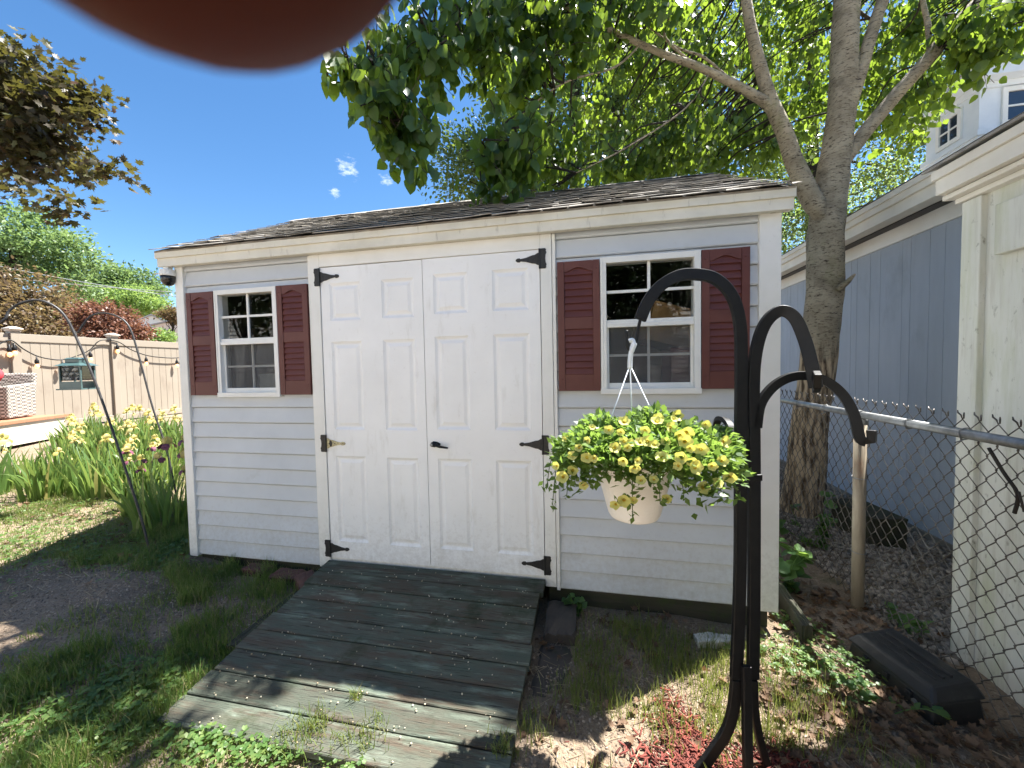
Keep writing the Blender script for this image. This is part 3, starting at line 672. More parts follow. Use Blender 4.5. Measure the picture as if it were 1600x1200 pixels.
scatter('trailing_leaves', LEAF_SMALL_V, LEAF_SMALL_F, tl_T, frames(tl_t, rng.normal(0, 1, tl_t.shape), rng.uniform(.020, .034, len(tl_T))), M_bleaf, basket)
# flowers
M_petal = leafmat('yellow_petal', [(0, (.60, .55, .10)), (.8, (.66, .64, .24)), (1, (.62, .52, .20))], (.75, .70, .10), .3, rough=.6, spec=.2)
M_throat = mat('golden_throat', (.62, .40, .02), rough=.6)
def flower_mesh():
    mb = MB(); n = 20
    rings = [(.003, -.006), (.006, .0), (.013, .006), (.022, .0085)]
    vs = []
    for ri, (rr, zz) in enumerate(rings):
        for j in range(n):
            an = 2*math.pi*j/n; lob = 1+(.075*math.cos(5*an) if ri == 3 else (.03*math.cos(5*an) if ri == 2 else 0)); zz2 = zz+(.0025*math.cos(5*an+.6) if ri == 3 else 0)
            vs.append((rr*lob*math.cos(an), rr*lob*math.sin(an), zz2))
    fs = [(i*n+j, i*n+(j+1) % n, (i+1)*n+(j+1) % n, (i+1)*n+j) for i in range(3) for j in range(n)]
    mb.add(vs, fs, 0); mb.m = [1]*n+[0]*(2*n)
    mb.add([(.0, 0, -.02), (.003, 0, -.006), (0, .003, -.006), (-.003, 0, -.006), (0, -.003, -.006)], [(0, 2, 1), (0, 3, 2), (0, 4, 3), (0, 1, 4)], 0)
    me = mb.build('flower', [M_petal, M_throat], None, smooth=True); return me
f0 = flower_mesh(); fme = f0.data; bpy.data.objects.remove(f0)
FL = [(925, 668), (918, 688), (884, 686), (895, 712), (870, 728), (895, 735), (912, 758), (917, 715), (928, 716), (975, 660), (970, 675), (975, 690), (980, 700), (974, 720), (996, 720), (991, 731), (985, 692), (1008, 672),
      (1026, 660), (1028, 653), (1052, 655), (1056, 650), (1062, 680), (1070, 690), (1072, 675), (1065, 715), (1060, 728), (1082, 722), (1086, 730), (1112, 728), (1127, 720), (1102, 663), (1095, 702), (1002, 751), (1022, 750),
      (975, 781), (990, 782), (962, 788), (1042, 779), (1120, 755), (1098, 762), (1022, 695), (1040, 690), (1012, 690), (1000, 692), (960, 700), (1035, 715), (905, 700), (880, 745), (1130, 690), (1048, 668), (952, 672), (1078, 700), (1140, 745)]
fl_T, fl_t = [], []
for i, (px, py) in enumerate(FL):
    d_ = pd(px, py, 1.0)-Vector((0, 0, CAMZ)); best = 1.30
    # surface of the foliage dome in front of the pot
    for dd in np.linspace(1.12, 1.75, 120):
        q = pd(px, py, float(dd)); e = ((q.x-bx-.030)/.325)**2+((q.y-by)/.31)**2+((q.z-1.19)/.145)**2
        if e <= 1.0: best = float(dd); break
    else: best = 1.285
    q = pd(px, py, best-.012)
    dirv = (Vector((0, 0, CAMZ))-q).normalized(); dirv = (dirv+Vector((random.gauss(0, .35), random.gauss(0, .2), random.gauss(.05, .35)))+(q-Vector((bx, by, 1.15))).normalized()*.5).normalized()
    for _ in range(5): fl_T.append(tuple(q-dirv*.022+Vector((random.gauss(0, .012), random.gauss(0, .012), random.gauss(.006, .012))))); fl_t.append((random.gauss(0, 1), random.gauss(0, 1), random.gauss(.2, .8)))
    o = link('flower', fme, None, q); setpar(o, basket)
    o.rotation_euler = dirv.to_track_quat('Z', 'Y').to_euler(); z_ = random.uniform(.55, .98); o.scale = (z_, z_*random.uniform(.8, 1.0), z_*random.uniform(.7, 1.6))

fl_T, fl_t = np.array(fl_T), np.array(fl_t)
scatter('flower_leaves', LEAF_SMALL_V, LEAF_SMALL_F, fl_T, frames(fl_t, rng.normal(0, 1, fl_t.shape), rng.uniform(.020, .034, len(fl_T))), M_bleaf, basket)
# ------------------------------------------------------------------ chain link fence on the right
FXX = 1.55
cf = thing('chain_link_fence', 'galvanised chain link fence with round top rail beside the tree', 'fence', (FXX, 2.66, gz(FXX, 2.66)))
ys, ye = .45, 5.6; wz0 = -.06; step = .048; col = .040; V = []; F = []
nz_ = 27; ncol = int((ye-ys)/col)
r_ = .0025
wm = MB()
for k in range(ncol):
    y = ys+k*col; P = []
    for j in range(nz_+1):
        side = (j+k) % 2
        z = wz0+j*step; yy = y+(col*1.04 if side else -col*.04)
        off = .004 if side else -.004
        wob = .006*math.sin(z*5+y*3)
        P += [Vector((FXX+off*.4+wob+.038, yy, z-.004)), Vector((FXX-off*.4+wob+.038, yy, z+.004))]
    wm.tube(P, r_, 4, caps=False)
    # twisted barb above the rail
    b = P[-1]; sg = 1 if (nz_+k) % 2 else -1
    if sg > 0: wm.tube([b, b+Vector((.004, .010, .010)), b+Vector((-.003, .016, .020)), b+Vector((.002, .024, .030))], [.0022, .0036, .0036, .002], 5)
    else: wm.tube([b+Vector((0, -.002, -.004)), b+Vector((-.004, -.006, .012)), b+Vector((.003, .002, .022))], [.0022, .0034, .002], 5)
wm.build('wire_mesh', M_wire, cf, smooth=True)
MB().tube([(FXX, ys, 1.178), (FXX, ye, 1.178)], .0215, 14).build('top_rail', M_steel, cf, smooth=True)
py_ = 2.70
for y in (py_, py_+2.4):
    MB().tube([(FXX+.0, y, -.2), (FXX, y, 1.155)], .032, 16).build('post', M_post, cf, smooth=True)
    cp = MB(); cp.lathe((FXX, y, 1.12), [(.037, 0), (.037, .03), (.03, .036)], 16); cp.lathe((FXX, y-.02, 1.178), [(.027, 0), (.027, .04)], 16, 0, Matrix.Rotation(R_(-90), 3, 'X'))
    cp.build('post_cap', M_steel, cf, smooth=False)
for y in (1.35, 2.02, 2.32, 3.05, 3.4, 4.1):
    MB().tube([(FXX+.026*math.cos(a), y+.004*math.sin(3*a)+.012*(a/6.28), 1.178+.026*math.sin(a)) for a in np.linspace(-.8, 5.6, 18)]+[(FXX-.02, y+.03, 1.135)], .0026, 5).build('wire_tie', M_steel, cf, smooth=True)
for z in (.35, .8): MB().tube([(FXX+.037*math.cos(a), py_+.037*math.sin(a), z+.004*math.sin(a)) for a in np.linspace(0, 6.28, 16)], .0024, 5).build('wire_tie', M_steel, cf, smooth=True)
dt = MB()
dt.tube(smooth_path([atx(1545, 700, FXX-.04), atx(1568, 738, FXX-.04), atx(1590, 772, FXX-.05), atx(1585, 802, FXX-.05)], 4), .006, 6)
dt.tube([atx(1592, 768, FXX-.05), atx(1600, 800, FXX-.06)], .004, 5)
tag(dt.build('dead_twig', M_bark_dark, None, origin=atx(1568, 738, FXX-.04), smooth=True), 'dead brown twig caught in the chain link mesh', 'twig')
lw = MB()
for (pts) in ([(1236, 905), (1290, 945), (1330, 985), (1360, 1015)], [(1245, 960), (1320, 955), (1365, 985), (1392, 1015)], [(1240, 928), (1250, 935), (1262, 930), (1268, 945)], [(1275, 1045), (1330, 1078), (1390, 1115), (1420, 1150)], [(1262, 905), (1256, 940), (1262, 985)]):
    lw.tube(smooth_path([atx(p[0], p[1], FXX-.06-.03*i) for i, p in enumerate(pts)], 5), .0022, 5)
tag(lw.build('loose_wire', M_wire, None, origin=atx(1300, 960, FXX-.06), smooth=True), 'loose curled wires hanging off the fence bottom by the post', 'wire')

# ------------------------------------------------------------------ blue grey garage with cupola
M_blue = mat('blue_grey_boards', srgb(164, 173, 184), srgb(154, 163, 174), rough=.6, scale=1.6, stretch=(1, 3, .6), bump=.25, bscale=26, bstretch=(1, 12, .6),
             stains=[((.06, .065, .07), 85, .745, .80, (1, 1, 1)), (srgb(140, 148, 156), 2.2, .55, .75, (1, 1, .5))])
M_dirtywhite = mat('mildewed_white_boards', srgb(214, 214, 204), srgb(200, 200, 188), rough=.65, scale=2.4, stretch=(1, 1, .4), bump=.1, bscale=40,
                   stains=[(srgb(176, 180, 146), 3.2, .50, .74, (1, 2.6, .30)), (srgb(180, 177, 164), 9, .52, .74, (1, 3, .25)), (srgb(110, 108, 92), 34, .60, .76, (1, 1, .5)), ((.14, .13, .11), 95, .73, .8, (1, 1, 1))])
M_oldwhite = mat('flaking_white_trim', srgb(226, 222, 210), srgb(212, 206, 192), rough=.6, scale=3,
                 stains=[(srgb(122, 96, 74), 18, .66, .74, (1, .22, 1.5)), ((.12, .11, .09), 80, .74, .8, (1, 1, 1))])
GX, GE = 2.85, 2.55
gar = thing('neighbour_garage', 'blue grey board garage with white eave and windowed cupola behind the chain link fence', 'garage', (GX, 6.0, -.06))
gw = MB(); y = 2.6; kk = 0
while y < 11.5:
    w_ = (.21, .10, .29, .15)[kk % 4]; kk += 1; gv = .0022 if kk % 3 else .0035
    gw.quad((GX, y+gv, -.15), (GX, y+w_-gv, -.15), (GX, y+w_-gv, 2.75), (GX, y+gv, 2.75))
    gw.quad((GX, y-gv, -.15), (GX+.005, y-gv*.6, -.15), (GX+.005, y-gv*.6, 2.75), (GX, y-gv, 2.75)); gw.quad((GX+.005, y-gv*.6, -.15), (GX+.005, y+gv*.6, -.15), (GX+.005, y+gv*.6, 2.75), (GX+.005, y-gv*.6, 2.75)); gw.quad((GX+.005, y+gv*.6, -.15), (GX, y+gv, -.15), (GX, y+gv, 2.75), (GX+.005, y+gv*.6, 2.75))
    y += w_
gw.box(GX+.02, 9.0, 2.6, 11.5, -.15, 2.75)
gw.build('wall', M_blue, gar)
MB().box(GX-.012, GX+.02, 2.6, 11.5, -.16, -.02).build('base_board', mat('grey_concrete', srgb(120, 116, 108), rough=.9, bump=.4), gar)
ev = MB(); ev.box(GX-.022, GX-.001, 2.62, 11.5, 2.62, 2.76); ev.build('frieze_board', M_white, gar)
e2 = MB(); e2.box(GE, GE+.02, 3.0, 11.6, 2.74, 2.92); e2.box(GE-.03, GE, 3.0, 11.6, 2.835, 2.93); e2.box(GE-.05, GE-.03, 3.0, 11.6, 2.89, 2.94)
e2.box(GE+.02, GX-.001, 3.0, 11.6, 2.765, 2.775)
e2.build('eave_fascia', M_oldwhite, gar, bevel=.003)
MB().box(GX-.13, GX-.03, 3.0, 11.5, 2.755, 2.762).build('soffit_vent', M_black, gar)
gr = MB(); RX, RZ = 5.85, 4.55
gr.add([(GE-.06, 2.9, 2.945), (GE-.06, 11.7, 2.945), (RX, 11.7, RZ), (RX, 2.9, RZ), (2*RX-GE+.06, 2.9, 2.945), (2*RX-GE+.06, 11.7, 2.945)], [(0, 1, 2, 3), (3, 2, 5, 4)])
gr.build('roof', M_shing, gar)
# cupola
M_cup = mat('pale_blue_white_paint', srgb(222, 228, 234), srgb(212, 219, 226), rough=.5, scale=4, stains=[(srgb(170, 176, 180), 60, .72, .82, (1, 1, 1))])
CX0, CX1, CY0, CY1 = 5.40, 6.75, 6.99, 7.90
cu = MB(); cu.box(CX0, CX1, CY0, CY1, 4.3, 5.36).build('cupola_wall', M_cup, gar)
cs = MB()
cs.box(CX0-.05, CX1+.05, CY0-.05, CY1+.05, 4.66, 4.74); cs.box(CX0-.03, CX1+.03, CY0-.03, CY1+.03, 4.2, 4.66)
cs.box(CX0-.04, CX1+.04, CY0-.04, CY1+.04, 5.30, 5.38)
cs.box(CX0-.20, CX1+.20, CY0-.20, CY1+.20, 5.38, 5.54)
cs.build('cupola_trim', M_cup, gar, bevel=.006)
rx0, rx1, ry0, ry1 = CX0-.24, CX1+.24, CY0-.24, CY1+.24
MB().add([(rx0, ry0, 5.54), (rx1, ry0, 5.54), (rx1, ry1, 5.54), (rx0, ry1, 5.54), (6.07, 7.44, 6.1)], [(0, 1, 4), (1, 2, 4), (2, 3, 4), (3, 0, 4), (0, 3, 2, 1)]).build('cupola_roof', M_shing, gar)
M_skyglass = mat('dark_reflecting_glass', (.03, .04, .06), (.02, .03, .05), rough=.04, spec=.9)
def cup_window(fn, a0, a1, z0, z1):
    f = MB(); t = .06
    B = lambda x0, x1, za, zb, d0, d1: f.add([fn(a, z, d) for d in (d0, d1) for z in (za, zb) for a in (x0, x1)], [(0, 1, 3, 2), (4, 6, 7, 5), (0, 4, 5, 1), (2, 3, 7, 6), (0, 2, 6, 4), (1, 5, 7, 3)])
    B(a0-t, a0, z0-t, z1+t, .001, .03); B(a1, a1+t, z0-t, z1+t, .001, .03); B(a0, a1, z0-t, z0, .001, .03); B(a0, a1, z1, z1+t, .001, .03)
    am, zm = (a0+a1)/2, (z0+z1)/2
    B(am-.012, am+.012, z0, z1, .002, .018); B(a0, am-.012, zm-.012, zm+.012, .002, .018); B(am+.012, a1, zm-.012, zm+.012, .002, .018)
    o = f.build('cupola_window', M_white, gar)
    MB().quad(fn(a0, z0, .006), fn(a1, z0, .006), fn(a1, z1, .006), fn(a0, z1, .006)).build('pane', M_skyglass, o)
cup_window(lambda a, z, d: (CX0-d, a, z), 7.30, 7.62, 4.84, 5.18)
cup_window(lambda a, z, d: (a, CY0-d, z), 5.71, 6.20, 4.83, 5.22)

# ------------------------------------------------------------------ mildewed white outbuilding nearest on the right
wb = thing('white_outbuilding', 'mildewed white board outbuilding at the right edge behind the fence', 'outbuilding', (1.9, 2.0, -.12))
WX = 1.80
MB().box(WX+.02, 3.4, -1.2, 2.34, -.1, 2.42).build('wall', M_dirtywhite, wb)
MB().box(WX-.005, WX+.05, 2.30, 2.40, -.1, 2.27).build('corner_trim', M_dirtywhite, wb, bevel=.004)
MB().box(WX-.02, WX+.02, .4, 2.215, 1.965, 2.19).build('cross_board', M_dirtywhite, wb, bevel=.004)
cn = MB(); cn.box(WX-.02, 3.4, -1.2, 2.42, 2.272, 2.297); cn.box(WX-.06, 3.4, -1.2, 2.44, 2.298, 2.322)
cn.build('cornice', M_oldwhite, wb, bevel=.004)
cf2 = MB(); cf2.box(WX-.095, WX-.075, -1.2, 2.43, 2.325, 2.40); cf2.box(WX-.11, WX-.075, -1.2, 2.44, 2.401, 2.445); cf2.box(WX-.075, 3.4, 2.41, 2.43, 2.325, 2.43); cf2.box(WX-.074, 3.4, -1.2, 2.41, 2.326, 2.338)
cf2.build('eave_fascia', M_oldwhite, wb, bevel=.003)
MB().add([(WX-.13, -1.3, 2.452), (WX-.13, 2.47, 2.452), (3.4, 2.47, 2.95), (3.4, -1.3, 2.95), (WX-.13, -1.3, 2.464), (WX-.13, 2.47, 2.464), (3.4, 2.47, 2.962), (3.4, -1.3, 2.962)], [(0, 1, 2, 3), (4, 7, 6, 5), (0, 4, 5, 1), (1, 5, 6, 2), (2, 6, 7, 3), (3, 7, 4, 0)]).build('roof', M_shing, wb)

# ------------------------------------------------------------------ bait box and clutter at right
bt_ = thing('bait_station', 'black plastic bait station with sloping lid at the foot of the fence', 'bait station', (1.42, 1.95, -.05))
A = gp(1352, 1030); B = gp(1500, 1150); ax = (Vector((B.x, B.y, 0))-Vector((A.x, A.y, 0))); ang = math.atan2(ax.y, ax.x); cc = (A+B)/2
Mb = Matrix.Translation((cc.x+.04, cc.y+.05, gz(cc.x, cc.y)-.01)) @ Matrix.Rotation(ang, 4, 'Z')
M_bait = mat('black_plastic', (.014, .014, .015), (.022, .022, .022), rough=.42, scale=20, bump=.1, bscale=200, stains=[((.06, .052, .042), 9, .54, .75, (1, 1, 1)), ((.09, .08, .065), 60, .66, .78, (1, 1, 1))])
lb, wb_ = .20, .115
def hexa(mb, lo, hi, M):
    vs = [M @ Vector(p) for p in lo]+[M @ Vector(p) for p in hi]
    mb.add(vs, [(3, 2, 1, 0), (4, 5, 6, 7)]+[(i, (i+1) % 4, (i+1) % 4+4, i+4) for i in range(4)])
mb = MB(); hexa(mb, [(-lb, -wb_, 0), (lb, -wb_, 0), (lb, wb_, 0), (-lb, wb_, 0)], [(-lb+.012, -wb_+.010, .085), (lb-.012, -wb_+.010, .085), (lb-.012, wb_-.01, .10), (-lb+.012, wb_-.01, .10)], Mb)
mb.build('base', M_bait, bt_, bevel=.008)
mb = MB(); hexa(mb, [(-lb-.004, -wb_-.004, .090), (lb+.004, -wb_-.004, .090), (lb+.004, wb_+.004, .106), (-lb-.004, wb_+.004, .106)], [(-lb+.03, -wb_+.03, .14), (lb-.03, -wb_+.03, .14), (lb-.03, wb_-.02, .165), (-lb+.03, wb_-.02, .165)], Mb)
mb.build('lid', M_bait, bt_, bevel=.012)
mb = MB()
for xx in (-.1, 0, .1): mb.box(xx-.012, xx+.012, -wb_-.004, -wb_+.02, .05, .075, 0, Mb)
mb.build('lid_latch', M_bait, bt_, bevel=.002)
mb = MB()
for yy in (-.035, .0, .035): mb.box(-lb+.06, lb-.06, yy-.006, yy+.006, .135, .158+yy*.22, 0, Mb)
mb.build('lid_rib', M_bait, bt_, bevel=.003)
MB().lathe(Mb @ Vector((.13, -wb_-.001, .05)), [(.012, 0), (.012, .006), (.004, .007)], 12, 0, (Mb.to_3x3() @ Matrix.Rotation(R_(90), 3, 'X'))).build('lock', M_steel, bt_)
gx = gp(1386, 835)
inbox('dark_crate', 'dark plank topped crate on the gravel behind the fence', 'crate', (2.35, 4.0, -.07), (.26, .5, .24), .1, M_wood_dark)

# ------------------------------------------------------------------ left: shepherd hooks and feeder
M_rod = mat('dark_iron_rod', (.022, .021, .021), (.05, .048, .046), rough=.45, scale=20)
h1 = [(238, 872, 3.05), (222, 815, 3.05), (190, 715, 3.05), (150, 600, 3.04), (118, 525, 3.02), (102, 495, 3.0), (84, 478, 2.97), (60, 469, 2.93), (34, 473, 2.88), (15, 485, 2.85), (8, 498, 2.83), (-6, 507, 2.81), (-16, 500, 2.80)]
P = [pd(*p) for p in h1]; P[0].z = gz(P[0].x, P[0].y)-.1
a = thing('shepherd_hook', 'tall black shepherd hook leaning left beside the left shed corner', 'shepherd hook', (P[0].x, P[0].y, gz(P[0].x, P[0].y)))
MB().tube(smooth_path(P, 6), .0085, 8).build('rod', M_rod, a, smooth=True)
h2 = [(280, 770, 4.0), (262, 710, 4.0), (238, 635, 4.0), (218, 560, 4.0), (206, 520, 3.99), (196, 503, 3.98), (180, 493, 3.96), (160, 489, 3.94), (142, 494, 3.92), (130, 507, 3.90), (122, 519, 3.89), (113, 516, 3.88), (110, 508, 3.87)]
P = [pd(*p) for p in h2]; P[0].z = gz(P[0].x, P[0].y)-.1
a = thing('shepherd_hook', 'thinner shepherd hook rising from the irises and carrying the bird feeder', 'shepherd hook', (P[0].x, P[0].y, gz(P[0].x, P[0].y)))
MB().tube(smooth_path(P, 6), .0085, 8).build('rod', M_rod, a, smooth=True)
fc = pd(121, 585, 3.88); ft = pd(120, 519, 3.88)
fd = thing('bird_feeder', 'green roofed hopper bird feeder with clear walls hanging on a cord', 'bird feeder', fc-Vector((0, 0, .15)))
M_green = mat('feeder_green', srgb(78, 100, 98), srgb(58, 80, 78), rough=.3, spec=.8)
Mf = Matrix.Translation((fc.x, fc.y, fc.z)) @ Matrix.Rotation(.25, 4, 'Z') @ Matrix.Diagonal((.74, .74, 1.0, 1.0))
def fbox(mb, *a_, mi=0): mb.box(*a_, mi, Mf)
mb = MB(); hexa(mb, [(-.17, -.13, .085), (.17, -.13, .085), (.17, .13, .085), (-.17, .13, .085)], [(-.10, -.07, .115), (.10, -.07, .115), (.10, .07, .115), (-.10, .07, .115)], Mf); fbox(mb, -.09, .09, -.06, .06, .115, .150); hexa(mb, [(-.10, -.07, .150), (.10, -.07, .150), (.10, .07, .150), (-.10, .07, .150)], [(-.07, -.05, .165), (.07, -.05, .165), (.07, .05, .165), (-.07, .05, .165)], Mf)
mb.build('roof', M_green, fd, bevel=.003)
mb = MB(); fbox(mb, -.16, .16, -.12, .12, -.150, -.138)
for sx in (-1, 1):
    for sy in (-1, 1): fbox(mb, sx*.13-.008, sx*.13+.008, sy*.09-.008, sy*.09+.008, -.138, .085)
fbox(mb, -.12, .12, -.0985, -.0915, -.138, -.07); fbox(mb, -.12, .12, .0915, .0985, -.138, -.07)
mb.build('tray', M_green, fd)
M_clear = glassmat('clear_plastic', tint=(.80, .84, .72), boost=1.2)
mb = MB(); fbox(mb, -.122, .122, -.083, .083, -.06, .083); mb.build('seed_hopper', M_clear, fd)
mb = MB(); hexa(mb, [(-.03, -.05, -.02), (.03, -.05, -.02), (.03, .05, -.02), (-.03, .05, -.02)], [(-.11, -.075, .075), (.11, -.075, .075), (.11, .075, .075), (-.11, .075, .075)], Mf); mb.build('seed', mat('black_seed', (.02, .018, .014), rough=.8, scale=60, bump=.6), fd)
MB().tube([fc+Vector((0, 0, .16)), ft], .003, 6).build('cord', mat('pale_cord', srgb(190, 180, 150)), fd)

# ------------------------------------------------------------------ left: vinyl fence, lights, deck, chair
M_tan = mat('tan_vinyl', srgb(150, 140, 126), srgb(144, 134, 120), rough=.4, scale=1.2, stains=[(srgb(122, 108, 96), 2.2, .55, .8, (1, 1, .4))])
M_cap = mat('cream_vinyl', srgb(190, 180, 166), srgb(184, 174, 160), rough=.4)
VX = -11.0
vf = thing('vinyl_fence', 'tan vinyl privacy fence with capped posts along the left boundary', 'fence', (VX, 7.0, .45))
posts = [2.3, 3.88, 5.47, 7.07, 8.70, 10.35, 12.0, 13.6]
for y in posts:
    p = MB().box(VX-.07, VX+.07, y-.065, y+.065, .2, 2.40).build('post', M_tan, vf, bevel=.006)
    c = MB(); c.box(VX-.085, VX+.085, y-.082, y+.082, 2.40, 2.43); c.box(VX-.105, VX+.105, y-.10, y+.10, 2.43, 2.455)
    hexa(c, [(VX-.095, y-.092, 2.455), (VX+.095, y-.092, 2.455), (VX+.095, y+.092, 2.455), (VX-.095, y+.092, 2.455)], [(VX-.03, y-.03, 2.49), (VX+.03, y-.03, 2.49), (VX+.03, y+.03, 2.49), (VX-.03, y+.03, 2.49)], Matrix.Identity(4))
    c.build('post_cap', M_cap, p, bevel=.004)
for a_, b_ in zip(posts[:-1], posts[1:]):
    for za_, zb2 in ((2.20, 2.355), (.45, .58)): MB().box(VX-.035, VX+.035, a_+.067, b_-.067, za_, zb2).build('rail', M_tan, vf, bevel=.006)
    q = MB(); y = a_+.067; nb = 10; pw = (b_-a_-.134)/nb
    for i in range(nb):
        ya_, yb2 = y+i*pw, y+(i+1)*pw
        q.add([(VX+.012, ya_, .58), (VX+.018, ya_+.006, .58), (VX+.018, yb2-.006, .58), (VX+.012, yb2, .58), (VX+.012, ya_, 2.2), (VX+.018, ya_+.006, 2.2), (VX+.018, yb2-.006, 2.2), (VX+.012, yb2, 2.2)], [(0, 1, 5, 4), (1, 2, 6, 5), (2, 3, 7, 6)])
    q.build('panel', M_tan, vf)
sl2 = thing('string_lights', 'black cord of round glowing bulbs draped along the tan vinyl fence', 'string lights', atx(97, 562, VX+.08))
lx = VX+.09
mb = MB(); mb.tube(smooth_path([atx(-30, 556, lx), atx(2, 536, lx), atx(18, 532, lx), atx(36, 545, lx), atx(57, 556, lx), atx(78, 561, lx), atx(97, 562, lx), atx(120, 556, lx), atx(140, 547, lx), atx(157, 532, lx), atx(184, 534, lx), atx(204, 546, lx), atx(228, 555, lx), atx(252, 558.5, lx), atx(279, 559, lx), atx(310, 552, lx)], 5), .011, 6)
mb.build('cord', M_black, sl2, smooth=True)
M_bulb = emat('glowing_bulb', (1.0, .50, .20), .55)
for (px, py) in ((14, 538), (22, 536), (57, 557), (97, 563), (141, 548), (183, 536), (228, 556), (276, 560)):
    q = atx(px, py, lx+.02)
    s_ = MB().lathe(q+Vector((0, 0, -.15)), [(.022, 0), (.034, .03), (.030, .075), (.014, .10), (.010, .15)], 12).build('socket', M_black, sl2, smooth=True)
    MB().lathe(q+Vector((0, 0, -.245)), [(.004, 0), (.026, .018), (.035, .045), (.028, .075), (.018, .096)], 12).build('bulb', M_bulb, s_, smooth=True)
# raised deck
DA, DB = pd(-60, 671, 5.6), pd(105, 649, 7.3)
DB.z = DA.z = .80
dk = thing('low_deck', 'low deck with reddish boards and white skirt below the wicker chair', 'deck', (DB.x, DB.y, .47))
e = (DB-DA).normalized(); nn = Vector((-e.y, e.x, 0))
if nn.dot(Vector((-.6, .8, 0))) < 0: nn = -nn
A0 = DA-e*2.5
mb = MB()
hexa(mb, [A0+Vector((0, 0, -.045)), DB+e*.05+Vector((0, 0, -.045)), DB+e*.05+nn*3+Vector((0, 0, -.045)), A0+nn*3+Vector((0, 0, -.045))], [A0, DB+e*.05, DB+e*.05+nn*3, A0+nn*3], Matrix.Identity(4))
mb.build('deck_boards', mat('reddish_deck', srgb(166, 112, 84), srgb(150, 100, 76), rough=.6, scale=5, stretch=(1, 8, 1)), dk)
mb = MB(); o1 = nn*.03; lo, hi = Vector((0, 0, -.40)), Vector((0, 0, -.046))
hexa(mb, [A0+o1+lo, DB+o1+lo, DB+nn*2.9+lo, A0+nn*2.9+lo], [A0+o1+hi, DB+o1+hi, DB+nn*2.9+hi, A0+nn*2.9+hi], Matrix.Identity(4)); mb.build('skirt', M_cap, dk)
# wicker chair
wc0 = pd(-12, 650, 6.7); wc0.z = .80
wch = thing('wicker_chair', 'grey woven wicker armchair standing on the low deck', 'chair', wc0)
M_wick = mat('grey_wicker', srgb(168, 162, 152), srgb(120, 114, 106), rough=.7, scale=2, bump=1.0, bscale=1, bdist=.01)
nt = NT(M_wick); bnode = [n for n in nt.n if n.type == 'BUMP'][0]; ck = nt.n.new('ShaderNodeTexChecker'); ck.inputs['Scale'].default_value = 34
tcc = nt.n.new('ShaderNodeTexCoord'); nt.link(tcc.outputs['Object'], ck.inputs['Vector']); nt.link(ck.outputs['Fac'], bnode.inputs['Height'])
pb = nt.n['Principled BSDF']; nt.link(_mix(nt, ck.outputs['Fac'], srgb(176, 170, 160), srgb(92, 86, 80)), pb.inputs['Base Color'])
Mw = Matrix.Translation(wc0) @ Matrix.Rotation(R_(35), 4, 'Z')
mb = MB(); hexa(mb, [(-.36, .22, .02), (.36, .22, .02), (.36, .34, .02), (-.36, .34, .02)], [(-.38, .34, .78), (.38, .34, .78), (.38, .42, .78), (-.38, .42, .78)], Mw); mb.build('backrest', M_wick, wch, bevel=.03)
mb = MB(); hexa(mb, [(-.36, -.34, .02), (.36, -.34, .02), (.36, .22, .02), (-.36, .22, .02)], [(-.36, -.34, .34), (.36, -.34, .34), (.36, .22, .34), (-.36, .22, .34)], Mw); mb.build('seat', M_wick, wch, bevel=.02)
for s in (-1, 1):
    mb = MB(); hexa(mb, [(s*.30, -.36, .02), (s*.40, -.36, .02), (s*.40, .26, .02), (s*.30, .26, .02)], [(s*.30, -.36, .56), (s*.41, -.36, .56), (s*.41, .32, .60), (s*.30, .32, .60)], Mw); mb.build('armrest', M_wick, wch, bevel=.02)
cu_ = MB(); 
cu_.lathe(Mw @ Vector((0, .1, .74)), [(.02, -.07), (.10, -.065), (.14, 0), (.10, .065), (.02, .07)], 12, 0, Matrix.Rotation(R_(70), 3, 'X'))
tag(cu_.build('cushion', mat('red_cushion', srgb(200, 60, 66), srgb(180, 50, 60), rough=.8), None, origin=Mw @ Vector((0, .1, .74)), smooth=True), 'red cushion propped in the wicker chair', 'cushion')

